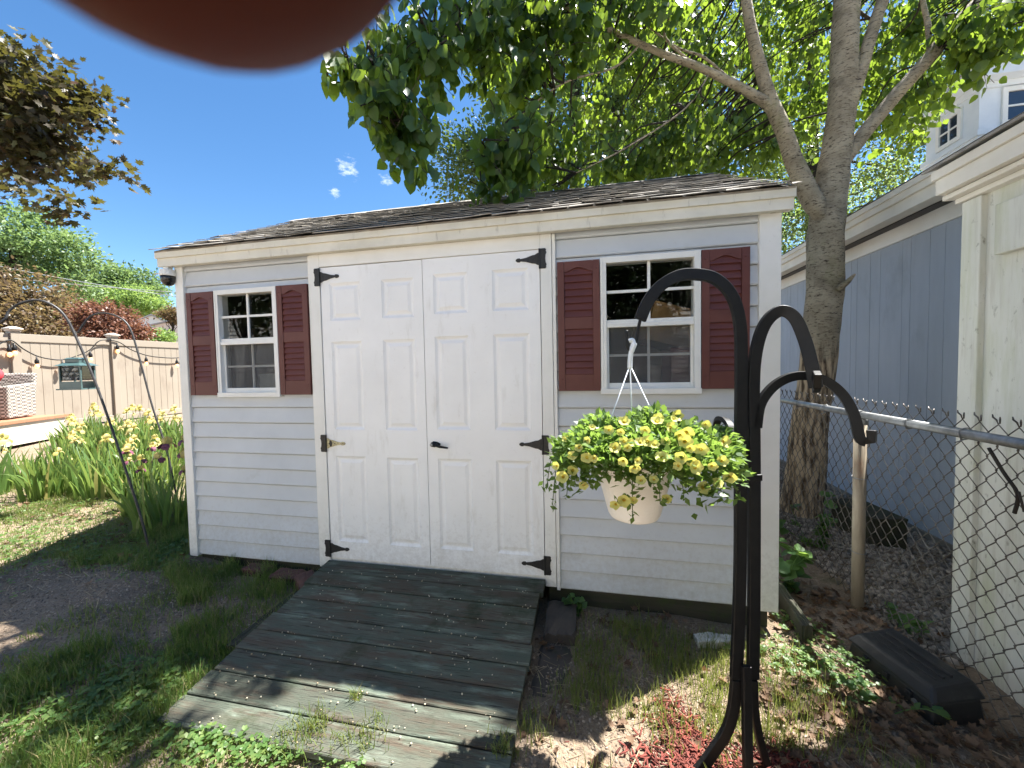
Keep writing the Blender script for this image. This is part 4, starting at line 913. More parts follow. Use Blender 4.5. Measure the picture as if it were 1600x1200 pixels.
# ------------------------------------------------------------------ irises
M_blade = leafmat('iris_blade', [(0, (.060, .12, .030)), (.5, (.10, .17, .040)), (.85, (.155, .20, .05)), (1, (.25, .20, .07))], (.36, .50, .10), .35, rough=.4)
M_iy = leafmat('iris_yellow', [(0, (.52, .43, .10)), (1, (.58, .51, .22))], (.7, .6, .15), .35, rough=.6)
M_ip = mat('iris_purple', (.10, .025, .05), (.18, .06, .09), rough=.6, scale=60)
M_dead = leafmat('withered_bloom', [(0, (.46, .36, .12)), (1, (.60, .52, .22))], (.6, .5, .2), .3, rough=.8)
def iris_proto(seed, nb, hgt, nst, purple, spread=.22):
    rr = random.Random(seed); root = bpy.data.objects.new('iris_plant', None); C.objects.link(root); ABS[root.name] = Vector((0, 0, 0))
    mb = MB()
    for i in range(nb):
        a = rr.uniform(0, 6.28); r = spread*math.sqrt(rr.random()); bx_, by_ = r*math.cos(a), r*math.sin(a)
        H = hgt*rr.uniform(.6, 1.1); lean = rr.uniform(.05, .45); da = a+rr.gauss(0, .9); w_ = rr.uniform(.012, .021); fa_ = rr.uniform(0, 6.28)
        droop = rr.random() < .3
        vs = []; n = 5
        for k in range(n+1):
            t = k/n; off = lean*H*t**1.6; zz = H*(t if not droop else t-.35*t**3)
            ww = w_*(1-.15*t-.80*t**4)
            cx, cy = bx_+off*math.cos(da), by_+off*math.sin(da)
            vs += [(cx-ww*math.cos(fa_), cy-ww*math.sin(fa_), zz), (cx+ww*math.cos(fa_), cy+ww*math.sin(fa_), zz)]
        mb.add(vs, [(2*k, 2*k+1, 2*k+3, 2*k+2) for k in range(n)])
    mb.build('blades', M_blade, root, smooth=True)
    st = MB(); 
    for i in range(nst):
        a = rr.uniform(0, 6.28); r = spread*.8*math.sqrt(rr.random()); H = hgt*rr.uniform(1.05, 1.38)
        top = Vector((r*1.3*math.cos(a)+rr.gauss(0, .05), r*1.3*math.sin(a)+rr.gauss(0, .05), H))
        st.tube([(r*math.cos(a), r*math.sin(a), 0), (Vector((r*math.cos(a), r*math.sin(a), 0))+top)/2+Vector((rr.gauss(0, .02), 0, 0)), top], [.006, .005, .004], 5)
        for (dz, sc_) in ((0, 1.0),)+(((-.12, .8),) if rr.random() < .6 else ()):
            fl = MB(); c = top+Vector((rr.gauss(0, .03) if dz else 0, rr.gauss(0, .03) if dz else 0, dz)); ph = rr.uniform(0, 6)
            wither = (not purple) and rr.random() < .45
            for k in range(6):
                an = ph+k*math.pi/3; up = k % 2 == 0; S = .055*sc_*(.6 if wither else 1)
                d = Vector((math.cos(an), math.sin(an), 0)); s = Vector((-math.sin(an), math.cos(an), 0))
                prof = [(.1, 0, .1), (.45, .35, .5), (.55, .9, .55), (.25, 1.3, .15)] if up else [(.1, 0, .12), (.7, .18, .42), (1.05, -.22, .55), (1.15, -.75, .30)]
                vs = []
                for (o_, z_, w__) in prof: vs += [c+d*o_*S+Vector((0, 0, z_*S))-s*w__*S, c+d*o_*S+Vector((0, 0, z_*S+.12*S)), c+d*o_*S+Vector((0, 0, z_*S))+s*w__*S]
                mi = 1 if (purple and not up) else 0
                fs = [(3*q+j, 3*q+j+1, 3*q+j+4, 3*q+j+3) for q in range(3) for j in range(2)]
                n0 = len(fl.v); fl.add(vs, fs, 0)
                if mi:
                    fl.m[-4:] = [1]*4
            fl.build('bloom', [M_dead if wither else M_iy, M_ip], root, smooth=True)
    st.build('stalks', mat('iris_stalk', (.09, .15, .05), rough=.5), root, smooth=True)
    return root
protos = [iris_proto(1, 66, .56, 2, False), iris_proto(2, 76, .54, 1, False), iris_proto(3, 60, .60, 3, True), iris_proto(4, 64, .50, 2, False)]
used = set()
def iris(k, px, py, sc_, label, group, d=None):
    q = gp(px, py) if d is None else d
    if k not in used: used.add(k); o = protos[k]
    else: o = copy_tree(protos[k])
    o.location = (q.x, q.y, gz(q.x, q.y)-.02); o.rotation_euler = (0, 0, random.uniform(0, 6)); o.scale = (sc_,)*3
    tag(o, label, 'iris', group); return o
# reset transform before copies are made
G1 = 'yellow irises in the sunlit bed by the tan fence'
GL = 'leafy yellow iris clump in the sunlit bed before the tan fence'
first_near = iris(2, 262, 822, .98, 'shaded iris clump with purple and yellow blooms against the left shed corner', None)
iris(2, 228, 800, .80, 'smaller purple and yellow iris clump at the shade edge, left of the shed corner', None)
spots = [(20, 760), (75, 775), (120, 770), (165, 775), (205, 772), (250, 765), (-30, 775), (95, 742), (140, 745), (185, 748), (225, 742), (265, 740), (112, 722), (150, 722), (195, 722), (235, 720), (275, 722), (130, 705), (170, 706), (215, 705), (255, 705), (285, 708), (135, 694), (160, 690), (185, 692), (210, 690), (238, 692), (262, 690), (282, 694), (110, 698)]
for i, (px, py) in enumerate(spots): iris((0, 1, 3)[i % 3] if i % 5 else 1, px+random.uniform(-8, 8), py, random.uniform(.78, 1.0), GL, G1)
# ------------------------------------------------------------------ trees
M_aspen = leafmat('aspen_leaf', [(0, (.024, .054, .017)), (.5, (.034, .074, .022)), (1, (.058, .105, .028))], (.42, .60, .05), .40, rough=.38, spec=.45)
M_oak = leafmat('dense_leaf', [(0, (.026, .060, .020)), (.6, (.045, .090, .024)), (1, (.060, .10, .028))], (.42, .56, .08), .28)
M_lime = leafmat('light_green_leaf', [(0, (.06, .13, .03)), (1, (.13, .21, .055))], (.45, .60, .14), .4)
M_mid = leafmat('mid_green_leaf', [(0, (.05, .10, .035)), (1, (.10, .16, .06))], (.35, .5, .15), .35)
M_bronze = leafmat('bronze_maple_leaf', [(0, (.026, .018, .012)), (.45, (.040, .032, .014)), (.8, (.052, .056, .018)), (1, (.075, .034, .018))], (.26, .24, .045), .20, rough=.5, spec=.3)
M_shade = leafmat('deep_shade_leaf', [(0, (.012, .028, .010)), (1, (.026, .050, .016))], (.10, .16, .03), .12)
M_brown = leafmat('brown_purple_leaf', [(0, (.07, .045, .03)), (.7, (.12, .08, .04)), (1, (.13, .12, .05))], (.35, .25, .10), .3)
M_red = leafmat('red_maple_leaf', [(0, (.11, .045, .030)), (1, (.18, .085, .052))], (.36, .16, .08), .28)
def cluster_leaves(ells, ncl, per, spread, shell=.55):
    vol = np.array([r[0]*r[1]*r[2] for _, r in ells])**.75; vol = vol/vol.sum()
    idx = rng.choice(len(ells), ncl, p=vol); cen = np.array([tuple(ells[i][0]) for i in idx]); rad = np.array([ells[i][1] for i in idx])
    d = unit(rng.normal(0, 1, (ncl, 3))); rr = (shell+(1-shell)*rng.uniform(0, 1, ncl))**1.0*rng.uniform(.75, 1.0, ncl)
    cc = cen+d*rad*rr[:, None]
    T = np.repeat(cc, per, 0)+rng.normal(0, 1, (ncl*per, 3))*spread*np.array([1, 1, .6])
    O = np.repeat(d, per, 0)
    return T, O, cc
def branch(mb, p0, p1, r0, r1, wig=.12, n=6):
    p0, p1 = Vector(p0), Vector(p1); L = (p1-p0).length
    P = [p0.lerp(p1, k/n)+Vector((random.gauss(0, 1), random.gauss(0, 1), random.gauss(0, 1)))*wig*L*.25*(0 < k < n) for k in range(n+1)]
    mb.tube(smooth_path(P, 3), list(np.linspace(r0, r1, n*3+1)), 7); return P
def tree(name, label, cat, ells, ncl, per, spread, size, m, trunk, tr0, tmpl=(LEAF_SMALL_V, LEAF_SMALL_F), group=None, shell=.5, mbark=None, nbr=10, droop=.3):
    base = Vector(trunk[0]); t = thing(name, label, cat, base, group)
    tb = MB(); P = smooth_path(trunk, 5); tb.tube(P, list(np.linspace(tr0, tr0*.35, len(P))), 10)
    T, O, cc = cluster_leaves(ells, ncl, per, spread, shell)
    for i in range(nbr):
        q = Vector(cc[random.randrange(len(cc))]); s = P[random.randrange(len(P)//2, len(P))]; branch(tb, s, q, tr0*.3, tr0*.05)
    tb.build('trunk', mbark or M_bark_dark, t, smooth=True)
    n = len(T); tip = unit(O+rng.normal(0, .8, (n, 3))+np.array([0, 0, -droop])); nr = unit(np.array([0, 0, 1.])+rng.normal(0, .55, (n, 3))+O*.3)
    scatter('crown', tmpl[0], tmpl[1], T, frames(tip, nr, size*rng.uniform(.7, 1.2, n)), m, t)
    return t
# the pale barked tree behind the chain link fence
asp = thing('aspen_tree', 'pale barked tree with broad glossy leaves leaning behind the chain link fence', 'tree', (2.03, 4.36, -.1))
tk = MB()
trunk_px = [(1242, 850, 4.05), (1252, 800, 4.05), (1260, 715, 4.0), (1268, 640, 3.94), (1281, 540, 3.88), (1288, 450, 3.82), (1290, 380, 3.78), (1294, 320, 3.74), (1302, 265, 3.71), (1312, 200, 3.69), (1319, 100, 3.68), (1323, -10, 3.68), (1330, -140, 3.7), (1322, -300, 3.75)]
rad = [.285, .248, .215, .196, .195, .196, .190, .184, .162, .148, .140, .132, .115, .07]
P = smooth_path([pd(*p) for p in trunk_px], 6); rr = list(.77*np.interp(np.linspace(0, 1, len(P)), np.linspace(0, 1, len(rad)), rad))
def bumpy(P, rr, mb, n=28, mi=0):
    k0 = len(mb.v); mb.tube(P, rr, n, mi)
    for i in range(k0, len(mb.v)):
        v = Vector(mb.v[i]); c = P[(i-k0)//n]; d = (v-c)
        w_ = 1+.035*math.sin(7*v.z+3*math.atan2(d.y, d.x))+.02*math.sin(19*v.z+5*math.atan2(d.y, d.x))
        mb.v[i] = tuple(c+d*w_)
bumpy(P, rr, tk)
limbs = [([(1290, 345, 4.44), (1272, 318, 4.42), (1256, 288, 4.36), (1240, 250, 4.3), (1225, 205, 4.2), (1207, 165, 4.1), (1192, 120, 4.05), (1177, 60, 4.0), (1164, -10, 3.95), (1150, -120, 3.9)], .15, .05),
         ([(1212, 188, 4.14), (1200, 164, 4.08), (1180, 150, 4.0), (1140, 128, 3.9), (1090, 104, 3.75), (1035, 84, 3.6), (960, 50, 3.4), (880, 10, 3.15), (800, -10, 2.95), (730, 20, 2.75)], .078, .016),
         ([(730, 20, 2.75), (690, 60, 2.65), (650, 92, 2.6), (600, 85, 2.55), (560, 112, 2.5)], .010, .004),
         ([(690, 60, 2.65), (660, 110, 2.6), (640, 150, 2.58), (620, 200, 2.56)], .008, .003),
         ([(1300, 285, 4.40), (1345, 215, 4.25), (1400, 148, 4.1), (1452, 90, 3.95), (1480, 52, 3.85), (1535, -6, 3.7), (1600, -80, 3.6)], .105, .055),
         ([(1296, 250, 4.32), (1322, 180, 4.25), (1345, 110, 4.2), (1366, 40, 4.15), (1392, -40, 4.1)], .10, .065),
         ([(1452, 90, 3.95), (1450, 40, 3.9), (1442, 0, 3.88), (1440, -60, 3.85)], .04, .02),
         ([(1500, 40, 3.8), (1540, 50, 3.6), (1590, 20, 3.4)], .02, .008),
         ([(1090, 104, 3.75), (1040, 60, 3.6), (1045, 20, 3.5), (1020, -40, 3.4)], .022, .01),
         ([(1150, 132, 3.9), (1100, 90, 3.8), (1060, 75, 3.7), (1010, 40, 3.6)], .022, .008),
         ([(1000, 70, 3.5), (960, 105, 3.4), (880, 130, 3.2), (800, 190, 3.1), (740, 240, 3.0)], .018, .006),
         ([(1110, 112, 3.8), (1070, 170, 3.7), (980, 230, 3.6), (900, 270, 3.5)], .014, .006)]
limbs = [([(p[0], p[1], p[2] if p[2] < 3.3 else 3.3+(p[2]-3.3)*.36) for p in L_], a_*.68, b_*.70) for L_, a_, b_ in limbs]
limb_pts = []
for px, r0, r1 in limbs:
    Q = smooth_path([pd(*p) for p in px], 6); limb_pts += Q
    rl = [(r0+(r1-r0)*(k/(len(Q)-1))**.8)*min(1, .5+k*.09) for k in range(len(Q))]; bumpy(Q, rl, tk, 14)
# broken branch stub
tk.tube(smooth_path([pd(1308, 452, 3.68), pd(1322, 442, 3.62), pd(1330, 434, 3.58), pd(1336, 428, 3.56)], 3), list(np.linspace(.035, .008, 10)), 7)
tk.build('trunk', M_bark, asp, smooth=True)
ells = []
def E_(px, py, d, r, wt): ells.append((pd(px, py, d), r, wt))
E_(630, 70, 2.6, (.30, .30, .30), 24); E_(625, 175, 2.55, (.20, .25, .28), 20); E_(570, 110, 2.5, (.16, .15, .10), 10)
E_(745, 30, 2.8, (.30, .35, .36), 34); E_(840, 50, 3.2, (.55, .5, .52), 75); E_(790, 250, 3.0, (.34, .4, .24), 28)
E_(850, 245, 3.7, (.55, .5, .35), 48); E_(1000, 90, 4.3, (.95, .6, .85), 120); E_(1010, 250, 4.3, (.8, .5, .34), 55); E_(1150, 50, 4.7, (1.1, .7, 1.0), 120); E_(960, 20, 3.3, (.5, .4, .3), 30); E_(1080, 190, 3.6, (.4, .3, .2), 16); E_(1150, 220, 4.4, (.5, .5, .45), 45)
E_(1330, -40, 4.4, (1.2, .8, .9), 95); E_(1400, 150, 4.6, (.55, .4, .6), 60); E_(1480, 10, 4.0, (.8, .6, .52), 70); E_(1530, 60, 3.3, (.30, .4, .20), 17); E_(1430, 150, 4.0, (.28, .3, .2), 14)
E_(1250, 140, 5.2, (.8, .5, .8), 60); E_(1600, 0, 3.1, (.35, .5, .28), 22); E_(880, -130, 3.4, (1.2, .9, .6), 60)
up = [((.70, 3.62, 7.2), (1.2, .62, .8), 62), ((-.9, 3.2, 7.3), (.8, .5, .6), 14), ((3.3, 5.0, 7.4), (1.5, 1.2, 1.2), 50), ((4.0, 3.3, 5.6), (.9, 1.0, .8), 30)]
for c, r, wt in up: ells.append((Vector(c), r, wt))
tw = MB(); LT = []; Lt = []; Ln = []; LS = []; limb_np = np.array([tuple(p) for p in limb_pts])
for c, r, wt in ells:
    nearc = (c-Vector((0, 0, CAMZ))).dot(AF) < 3.35
    for i in range(int(wt*.92)):
        d = Vector((random.gauss(0, 1), random.gauss(0, 1), random.gauss(0, 1))).normalized()*(random.random()**.45)
        p0 = c+Vector((d.x*r[0], d.y*r[1], d.z*r[2]))
        out = Vector((random.gauss(0, 1), random.gauss(0, 1), random.gauss(-.5, .5))).normalized(); Lw = random.uniform(.22, .42)
        a0 = p0-out*Lw*.5; p2 = p0+out*Lw*.5+Vector((0, 0, -.08)); Q = [a0, p0, p2]
        tw.tube(Q, [.004, .003, .0015], 4, caps=False)
        if random.random() < .4:
            nd = limb_np-np.array(tuple(a0)); j = int(np.argmin((nd**2).sum(1))); q = Vector(limb_np[j])
            if (q-a0).length < 1.1: tw.tube(smooth_path([q, (q+a0)/2+Vector((random.gauss(0, .05), random.gauss(0, .05), random.gauss(.03, .05))), a0], 3), list(np.linspace(.011, .004, 7)), 5, caps=False)
        for _ in range(random.randint(13, 22)):
            t = random.random(); q = a0.lerp(p0, t*2) if t < .5 else p0.lerp(p2, t*2-1)
            pet = Vector((random.gauss(0, 1), random.gauss(0, 1), random.gauss(-.35, .7))).normalized()*random.uniform(.03, .085)
            LS.append(1.22 if nearc else 1.0); LT.append(tuple(q+pet)); Lt.append(tuple(Vector((pet.x*6, pet.y*6, -.75+random.gauss(0, .35))))); Ln.append((random.gauss(0, 1), random.gauss(0, 1), random.gauss(.3, .6)))
tw.build('twigs', M_bark_dark, asp)
LT = np.array(LT); Lt = np.array(Lt); Ln = np.array(Ln)
scatter('crown', LEAF_BROAD_V, LEAF_BROAD_F, LT, frames(Lt, Ln, rng.uniform(.045, .092, len(LT))*rng.uniform(.8, 1.12, len(LT))*np.array(LS)), M_aspen, asp)

def wz(v): return Vector((v.x, v.y, gz(v.x, v.y)-.2))
def EP(px, py, d, r): return (pd(px, py, d), r)
GB = 'dense trees behind the shed'
def tb(px, d, topy, r=.3, lean=0):
    p = pd(px, 600, d); b = wz(p); return [b, b.lerp(pd(px+lean, topy, d), .5), pd(px+lean, topy, d)]
tree('shade_tree', 'dense tree with bright backlit leaves behind the left half of the shed roof', 'tree', [EP(890, 110, 9.5, (2.7, 2.2, 2.6)), EP(780, 255, 9.0, (1.75, 1.5, 1.0)), EP(960, 270, 9, (2.6, 1.5, 1.0)), EP(735, 270, 8.8, (.9, .9, .8))], 760, 46, .24, .108, M_oak, tb(900, 9.8, -60), .24, group=GB, droop=.1)
tree('shade_tree', 'dense dark tree with black trunk behind the middle of the shed roof', 'tree', [EP(1090, 40, 10.5, (3.2, 2.5, 3.4)), EP(1120, 250, 10.2, (2.6, 1.6, 1.2)), EP(1000, 180, 10.6, (1.6, 1.6, 1.4))], 760, 46, .24, .108, M_oak, tb(1052, 10.2, -80, lean=-15), .26, group=GB, droop=.1)
tree('shade_tree', 'dense tree behind the garage roof, right of the pale trunk', 'tree', [EP(1360, 60, 12.5, (4.2, 2.5, 3.4)), EP(1300, 260, 12.5, (2.6, 1.6, 1.4)), EP(1420, 240, 13, (1.4, 1.6, 1.3)), EP(1240, 370, 12, (1.5, 1.4, 1.6)), EP(1560, 40, 12.5, (2.6, 2, 2.4))], 560, 46, .26, .12, M_oak, tb(1270, 12.5, -60), .26, group=GB, droop=.1)
tree('sunlit_tree', 'pale yellow green tree glimpsed under the branches between shed and garage', 'tree', [EP(1370, 310, 19, (2.6, 2, 1.9)), EP(1240, 360, 19, (2.2, 2, 2.0)), EP(760, 270, 17, (1.9, 1.6, 1.9))][:2], 220, 40, .3, .15, M_lime, tb(1300, 19, 250), .22, droop=.1)
# left side
GL2 = None
tree('bronze_maple', 'near maple with bronze star shaped leaves reaching in at the top left', 'tree',
     [EP(-90, 140, 4.3, (1.0, .9, 1.1)), EP(40, 170, 4.3, (.62, .5, .72)), EP(110, 150, 4.3, (.36, .35, .34)), EP(150, 190, 4.25, (.22, .25, .22)), EP(178, 270, 4.2, (.17, .2, .09)), EP(120, 255, 4.2, (.20, .2, .10)), EP(40, 300, 3.95, (.42, .35, .12)), EP(110, 325, 3.9, (.24, .2, .07)), EP(145, 345, 3.9, (.10, .1, .04)), EP(20, 240, 4.2, (.5, .4, .2))],
     330, 28, .095, .092, M_bronze, [wz(pd(-420, 700, 5.2)), pd(-330, 400, 4.9), pd(-220, 200, 4.6), pd(-90, 60, 4.4)], .17, tmpl=(MAPLE_V, MAPLE_F), shell=.15, nbr=16, droop=.5)
tree('green_tree', 'tall green tree far beyond the tan fence under the bronze maple', 'tree', [EP(40, 385, 26, (3.6, 3, 2.8)), EP(-40, 400, 26, (3.5, 3, 3.6)), EP(105, 400, 26, (1.9, 2, 1.5)), EP(110, 440, 26, (1.6, 2, 1.1))], 300, 60, .42, .26, M_mid, tb(20, 26, 380), .4, droop=.1)
tree('green_tree', 'round topped green tree far behind the fence, left of the shed eave', 'tree', [EP(165, 450, 66, (5.0, 4, 4.2)), EP(212, 452, 66, (4.0, 4, 4.0)), EP(190, 470, 66, (6.8, 4, 3.2))], 280, 60, .8, .52, M_mid, tb(190, 66, 450), .7, droop=.1)
tree('green_tree', 'yellow green tree in front of the round topped one beyond the fence', 'tree', [EP(215, 474, 60, (5.0, 4, 2.9)), EP(145, 474, 58, (4.0, 4, 3.0)), EP(120, 500, 56, (4.0, 4, 3.2))], 260, 60, .62, .40, M_lime, tb(200, 60, 480), .5, droop=.1)
tree('brown_maple', 'brownish purple maple spreading behind the left end of the tan fence', 'tree', [EP(20, 470, 17, (2.2, 2, 1.6)), EP(70, 495, 17, (1.6, 1.6, 1.2)), EP(-60, 480, 17, (2, 2, 2)), EP(30, 515, 16, (2.6, 1.6, .9))], 300, 60, .28, .17, M_brown, tb(0, 17, 470), .25, droop=.3)
tree('red_maple', 'small rusty red japanese maple rising just behind the tan fence', 'tree', [EP(165, 495, 15, (1.1, .9, .55)), EP(185, 520, 15, (1.15, .9, .5)), EP(140, 505, 15, (.6, .6, .35)), EP(210, 522, 15, (.55, .5, .35))], 170, 50, .16, .12, M_red, tb(175, 15, 500), .1, droop=.3)
tree('dark_red_tree', 'small dark red tree far away against the left shed corner', 'tree', [EP(270, 492, 32, (.9, .9, .6))], 50, 50, .25, .2, M_brown, tb(270, 32, 495), .15)
tree('garden_bush', 'light green bush in front of the far white house', 'bush', [EP(252, 528, 18, (.6, .6, .32)), EP(222, 524, 19, (.35, .4, .25))], 46, 50, .18, .13, M_lime, tb(245, 20, 525), .06)
# houses beyond the fence
def house(name, label, c, wd, dp, hh, rh, rz, mw, mr, shutters=None):
    h = thing(name, label, 'house', c); M = Matrix.Translation(c) @ Matrix.Rotation(rz, 4, 'Z')
    mb = MB(); mb.box(-wd/2, wd/2, -dp/2, dp/2, 0, hh, 0, M); mb.add([M @ Vector(p) for p in ((-wd/2, -dp/2, hh), (wd/2, -dp/2, hh), (0, -dp/2, hh+rh), (-wd/2, dp/2, hh), (wd/2, dp/2, hh), (0, dp/2, hh+rh))], [(0, 1, 2), (3, 5, 4)])
    mb.build('wall', mw, h)
    mb = MB(); o = .35
    for s in (-1, 1):
        a, b = Vector((s*(wd/2+o), 0, hh-o*rh/(wd/2))), Vector((0, 0, hh+rh)); n_ = Vector((0, 0, .12))
        mb.add([M @ (p+Vector((0, yy, 0))+q) for q in (n_*.2, n_) for yy in (-dp/2-o, dp/2+o) for p in (a, b)], [(0, 1, 3, 2), (4, 6, 7, 5), (0, 4, 5, 1), (2, 3, 7, 6), (0, 2, 6, 4), (1, 5, 7, 3)])
    mb.build('roof', mr, h)
    for (x, z) in ((-wd*.24, hh*.42), (wd*.24, hh*.42)):
        f = MB(); f.box(x-.55, x+.55, -dp/2-.06, -dp/2-.002, z, z+1.3, 0, M); f = f.build('window', M_white, h)
        MB().box(x-.45, x+.45, -dp/2-.08, -dp/2-.062, z+.1, z+1.2, 0, M).build('pane', M_skyglass, f)
        if shutters:
            for s in (-1, 1): MB().box(x+s*.8-.2, x+s*.8+.2, -dp/2-.05, -dp/2-.002, z, z+1.3, 0, M).build('shutter', shutters, h)
    return h
M_hroof = mat('grey_house_roof', srgb(150, 150, 154), rough=.9)
p = pd(243, 545, 45); p.z = 1.0; house('distant_house', 'far white gabled house showing over the tan fence', p, 2.9, 3.4, 6.25, .85, R_(48), M_white, M_hroof)
p = pd(284, 545, 40); p.z = .9; house('distant_house', 'pale sided house with red shutters beside the left shed corner', p, 3.2, 3, 5.4, .5, R_(40), mat('pinkish_siding', srgb(226, 214, 208)), M_hroof, M_shut)
p = pd(136, 540, 40); p.z = .9; house('distant_house', 'low white house half hidden behind the red maple', p, 2.2, 3, 5.0, .4, R_(50), M_white, M_hroof)
# wires
M_cable = mat('pale_cable', srgb(170, 172, 172), rough=.6)
for i, (a, b, d, r, lab) in enumerate((((-320, 335), (330, 470), 21, .018, 'topmost overhead wire sloping down past the far green trees'), ((-320, 385), (420, 463), 22, .016, 'thin overhead wire under the topmost one, crossing the far trees'),
                                    ((-320, 455), (420, 526), 19, .026, 'thick pale overhead wire crossing behind the shepherd hooks'), ((-320, 466), (420, 524), 19.4, .020, 'lowest pale overhead wire just above the tan fence'))):
    A, B = pd(*a, d), pd(*b, d); P = [A.lerp(B, k/16)+Vector((0, 0, -.5*(1-(2*k/16-1)**2))) for k in range(17)]
    tag(MB().tube(P, r, 6).build('utility_wire', M_cable, None, origin=P[8], smooth=True), lab, 'wire')
# behind the photographer: what the window panes mirror
p = Vector((-8.4, -3.3, gz(-8.4, -3.3)))
tree('yard_tree', 'leafy tree standing behind the photographer, mirrored in the left window', 'tree', [(Vector((-8.3, -3.3, 3.5)), (1.2, .9, .9)), (Vector((-7.6, -3.1, 2.6)), (.6, .6, .4))], 90, 40, .16, .12, M_shade, [p, p+Vector((0, 0, 1.5)), p+Vector((.1, 0, 3.8))], .12)
p = Vector((1.0, -3.6, 0))
tree('yard_tree', 'leafy tree standing behind the photographer, mirrored in the right window', 'tree', [(Vector((1.05, -3.5, 3.1)), (1.3, .7, 1.15)), (Vector((.8, -3.4, 2.0)), (.8, .6, .5))], 230, 44, .16, .12, M_shade, [p, p+Vector((0, 0, 1.5)), p+Vector((.1, 0, 3.6))], .14)
hb = thing('family_house', 'white clapboard house behind the photographer, mirrored in the left window', 'house', (-5, -6, 0))
mb = MB()
for k in range(50): mb.add([(-15, -4.8+.02, .1+k*.11), (3.5, -4.8+.02, .1+k*.11), (3.5, -4.8, .21+k*.11), (-15, -4.8, .21+k*.11)], [(0, 1, 2, 3)]); mb.add([(-15, -4.8+.02, .1+k*.11), (3.5, -4.8+.02, .1+k*.11), (3.5, -4.8, .1+k*.11), (-15, -4.8, .1+k*.11)], [(0, 1, 2, 3)])
mb.box(-15, 3.5, -11, -4.82, -.2, 5.6); mb.build('wall', M_white, hb)
mb = MB(); mb.add([(-15.4, -4.5, 5.55), (3.9, -4.5, 5.55), (3.9, -8, 7.4), (-15.4, -8, 7.4), (-15.4, -11.4, 5.55), (3.9, -11.4, 5.55)], [(0, 1, 2, 3), (3, 2, 5, 4)]); mb.build('roof', M_hroof, hb)

# ------------------------------------------------------------------ ground
def axis(lo, hi, s, far):
    a = [lo]; x = lo; st = s
    while x > -far: st *= 1.35; x -= st; a.insert(0, x)
    b = list(np.arange(lo+s, hi, s)); x = hi; st = s
    while x < far: b.append(x); st *= 1.35; x += st
    return np.array(a+b)
gxs = axis(-7, 4, .07, 350); gys = axis(-1.5, 6.5, .07, 350)
XX, YY = np.meshgrid(gxs, gys); ZZ = gzv(XX, YY)
nx_, ny_ = len(gxs), len(gys); II = np.arange(nx_*ny_).reshape(ny_, nx_)
Fq = np.stack([II[:-1, :-1], II[:-1, 1:], II[1:, 1:], II[1:, :-1]], -1).reshape(-1, 4)
M_soil = mat('garden_soil', (.275, .208, .148), (.165, .122, .086), rough=.95, scale=2.2, bump=1.0, bscale=60, bdist=.02, spec=.15,
             stains=[((.31, .255, .19), 48, .54, .68, (1, 1, 1)), ((.075, .058, .043), 70, .56, .68, (1, 1, 1)), ((.055, .070, .024), 1.6, .56, .72, (1, 1, 1))])
g = npmesh('ground', np.stack([XX, YY, ZZ], -1).reshape(-1, 3), Fq, M_soil, smooth=True); tag(g, kind='structure')
# ------------------------------------------------------------------ grass and ground cover
def vnoise(x, y, s, seed):
    r = np.random.default_rng(seed); t = r.uniform(0, 1, (64, 64)); u = x*s; v = y*s
    i = np.floor(u).astype(int); j = np.floor(v).astype(int); f = u-i; h_ = v-j; f = f*f*(3-2*f); h_ = h_*h_*(3-2*h_)
    a = t[i % 64, j % 64]; b = t[(i+1) % 64, j % 64]; c = t[i % 64, (j+1) % 64]; d = t[(i+1) % 64, (j+1) % 64]
    return a*(1-f)*(1-h_)+b*f*(1-h_)+c*(1-f)*h_+d*f*h_
def grass(name, x, y, H, wd, m, lean=.45, base=None):
    n = len(x); z = gzv(x, y)-.004 if base is None else base; a = rng.uniform(0, 2*np.pi, n); f = rng.uniform(0, 2*np.pi, n); ln = rng.uniform(.1, 1, n)*lean
    V = np.zeros((n, 6, 3)); 
    for k, (t, ww) in enumerate(((0, 1), (.55, .75), (1, .12))):
        ox = np.cos(a)*ln*H*t**1.8; oy = np.sin(a)*ln*H*t**1.8; zz = z+H*t*(1-.25*ln*t)
        for s in (0, 1):
            V[:, 2*k+s, 0] = x+ox+(s-.5)*wd*ww*np.cos(f); V[:, 2*k+s, 1] = y+oy+(s-.5)*wd*ww*np.sin(f); V[:, 2*k+s, 2] = zz
    Fb = np.array([(0, 1, 3, 2), (2, 3, 5, 4)]); F_ = Fb[None]+(np.arange(n)*6)[:, None, None]
    return npmesh(name, V.reshape(-1, 3), F_.reshape(-1, 4), m, smooth=True)
M_grass = leafmat('grass_blade', [(0, (.045, .095, .022)), (.55, (.075, .135, .030)), (.80, (.12, .165, .048)), (.86, (.22, .20, .09)), (1, (.30, .24, .13))], (.38, .50, .09), .35, rough=.5)
M_grass2 = leafmat('thin_yellow_grass', [(0, (.070, .12, .026)), (.65, (.12, .17, .040)), (.9, (.17, .19, .06)), (1, (.26, .21, .11))], (.42, .46, .10), .35, rough=.5)
def infoot(x, y): return ((x > -3.06) & (x < 1.0) & (y > 2.40) & (y < 5.2)) | ((x > -1.82) & (x < -.33) & (y > 1.27) & (y < 2.42))
def keep(x, y, dens): return (rng.uniform(0, 1, len(x)) < dens) & ~infoot(x, y)
dirt = lambda x, y: ((x+3.4)/1.05)**2+((y-1.72)/.42)**2+1.3*(vnoise(x, y, 4, 3)-.5)+.9*(vnoise(x, y, 11, 5)-.5)
def field(n, x0, x1, y0, y1, dens):
    x = rng.uniform(x0, x1, n); y = rng.uniform(y0, y1, n); k = keep(x, y, dens(x, y)); return x[k], y[k]
tuft = lambda x, y, s, sd, lo, hi: np.clip((vnoise(x, y, s, sd)-lo)/(hi-lo), 0, 1)
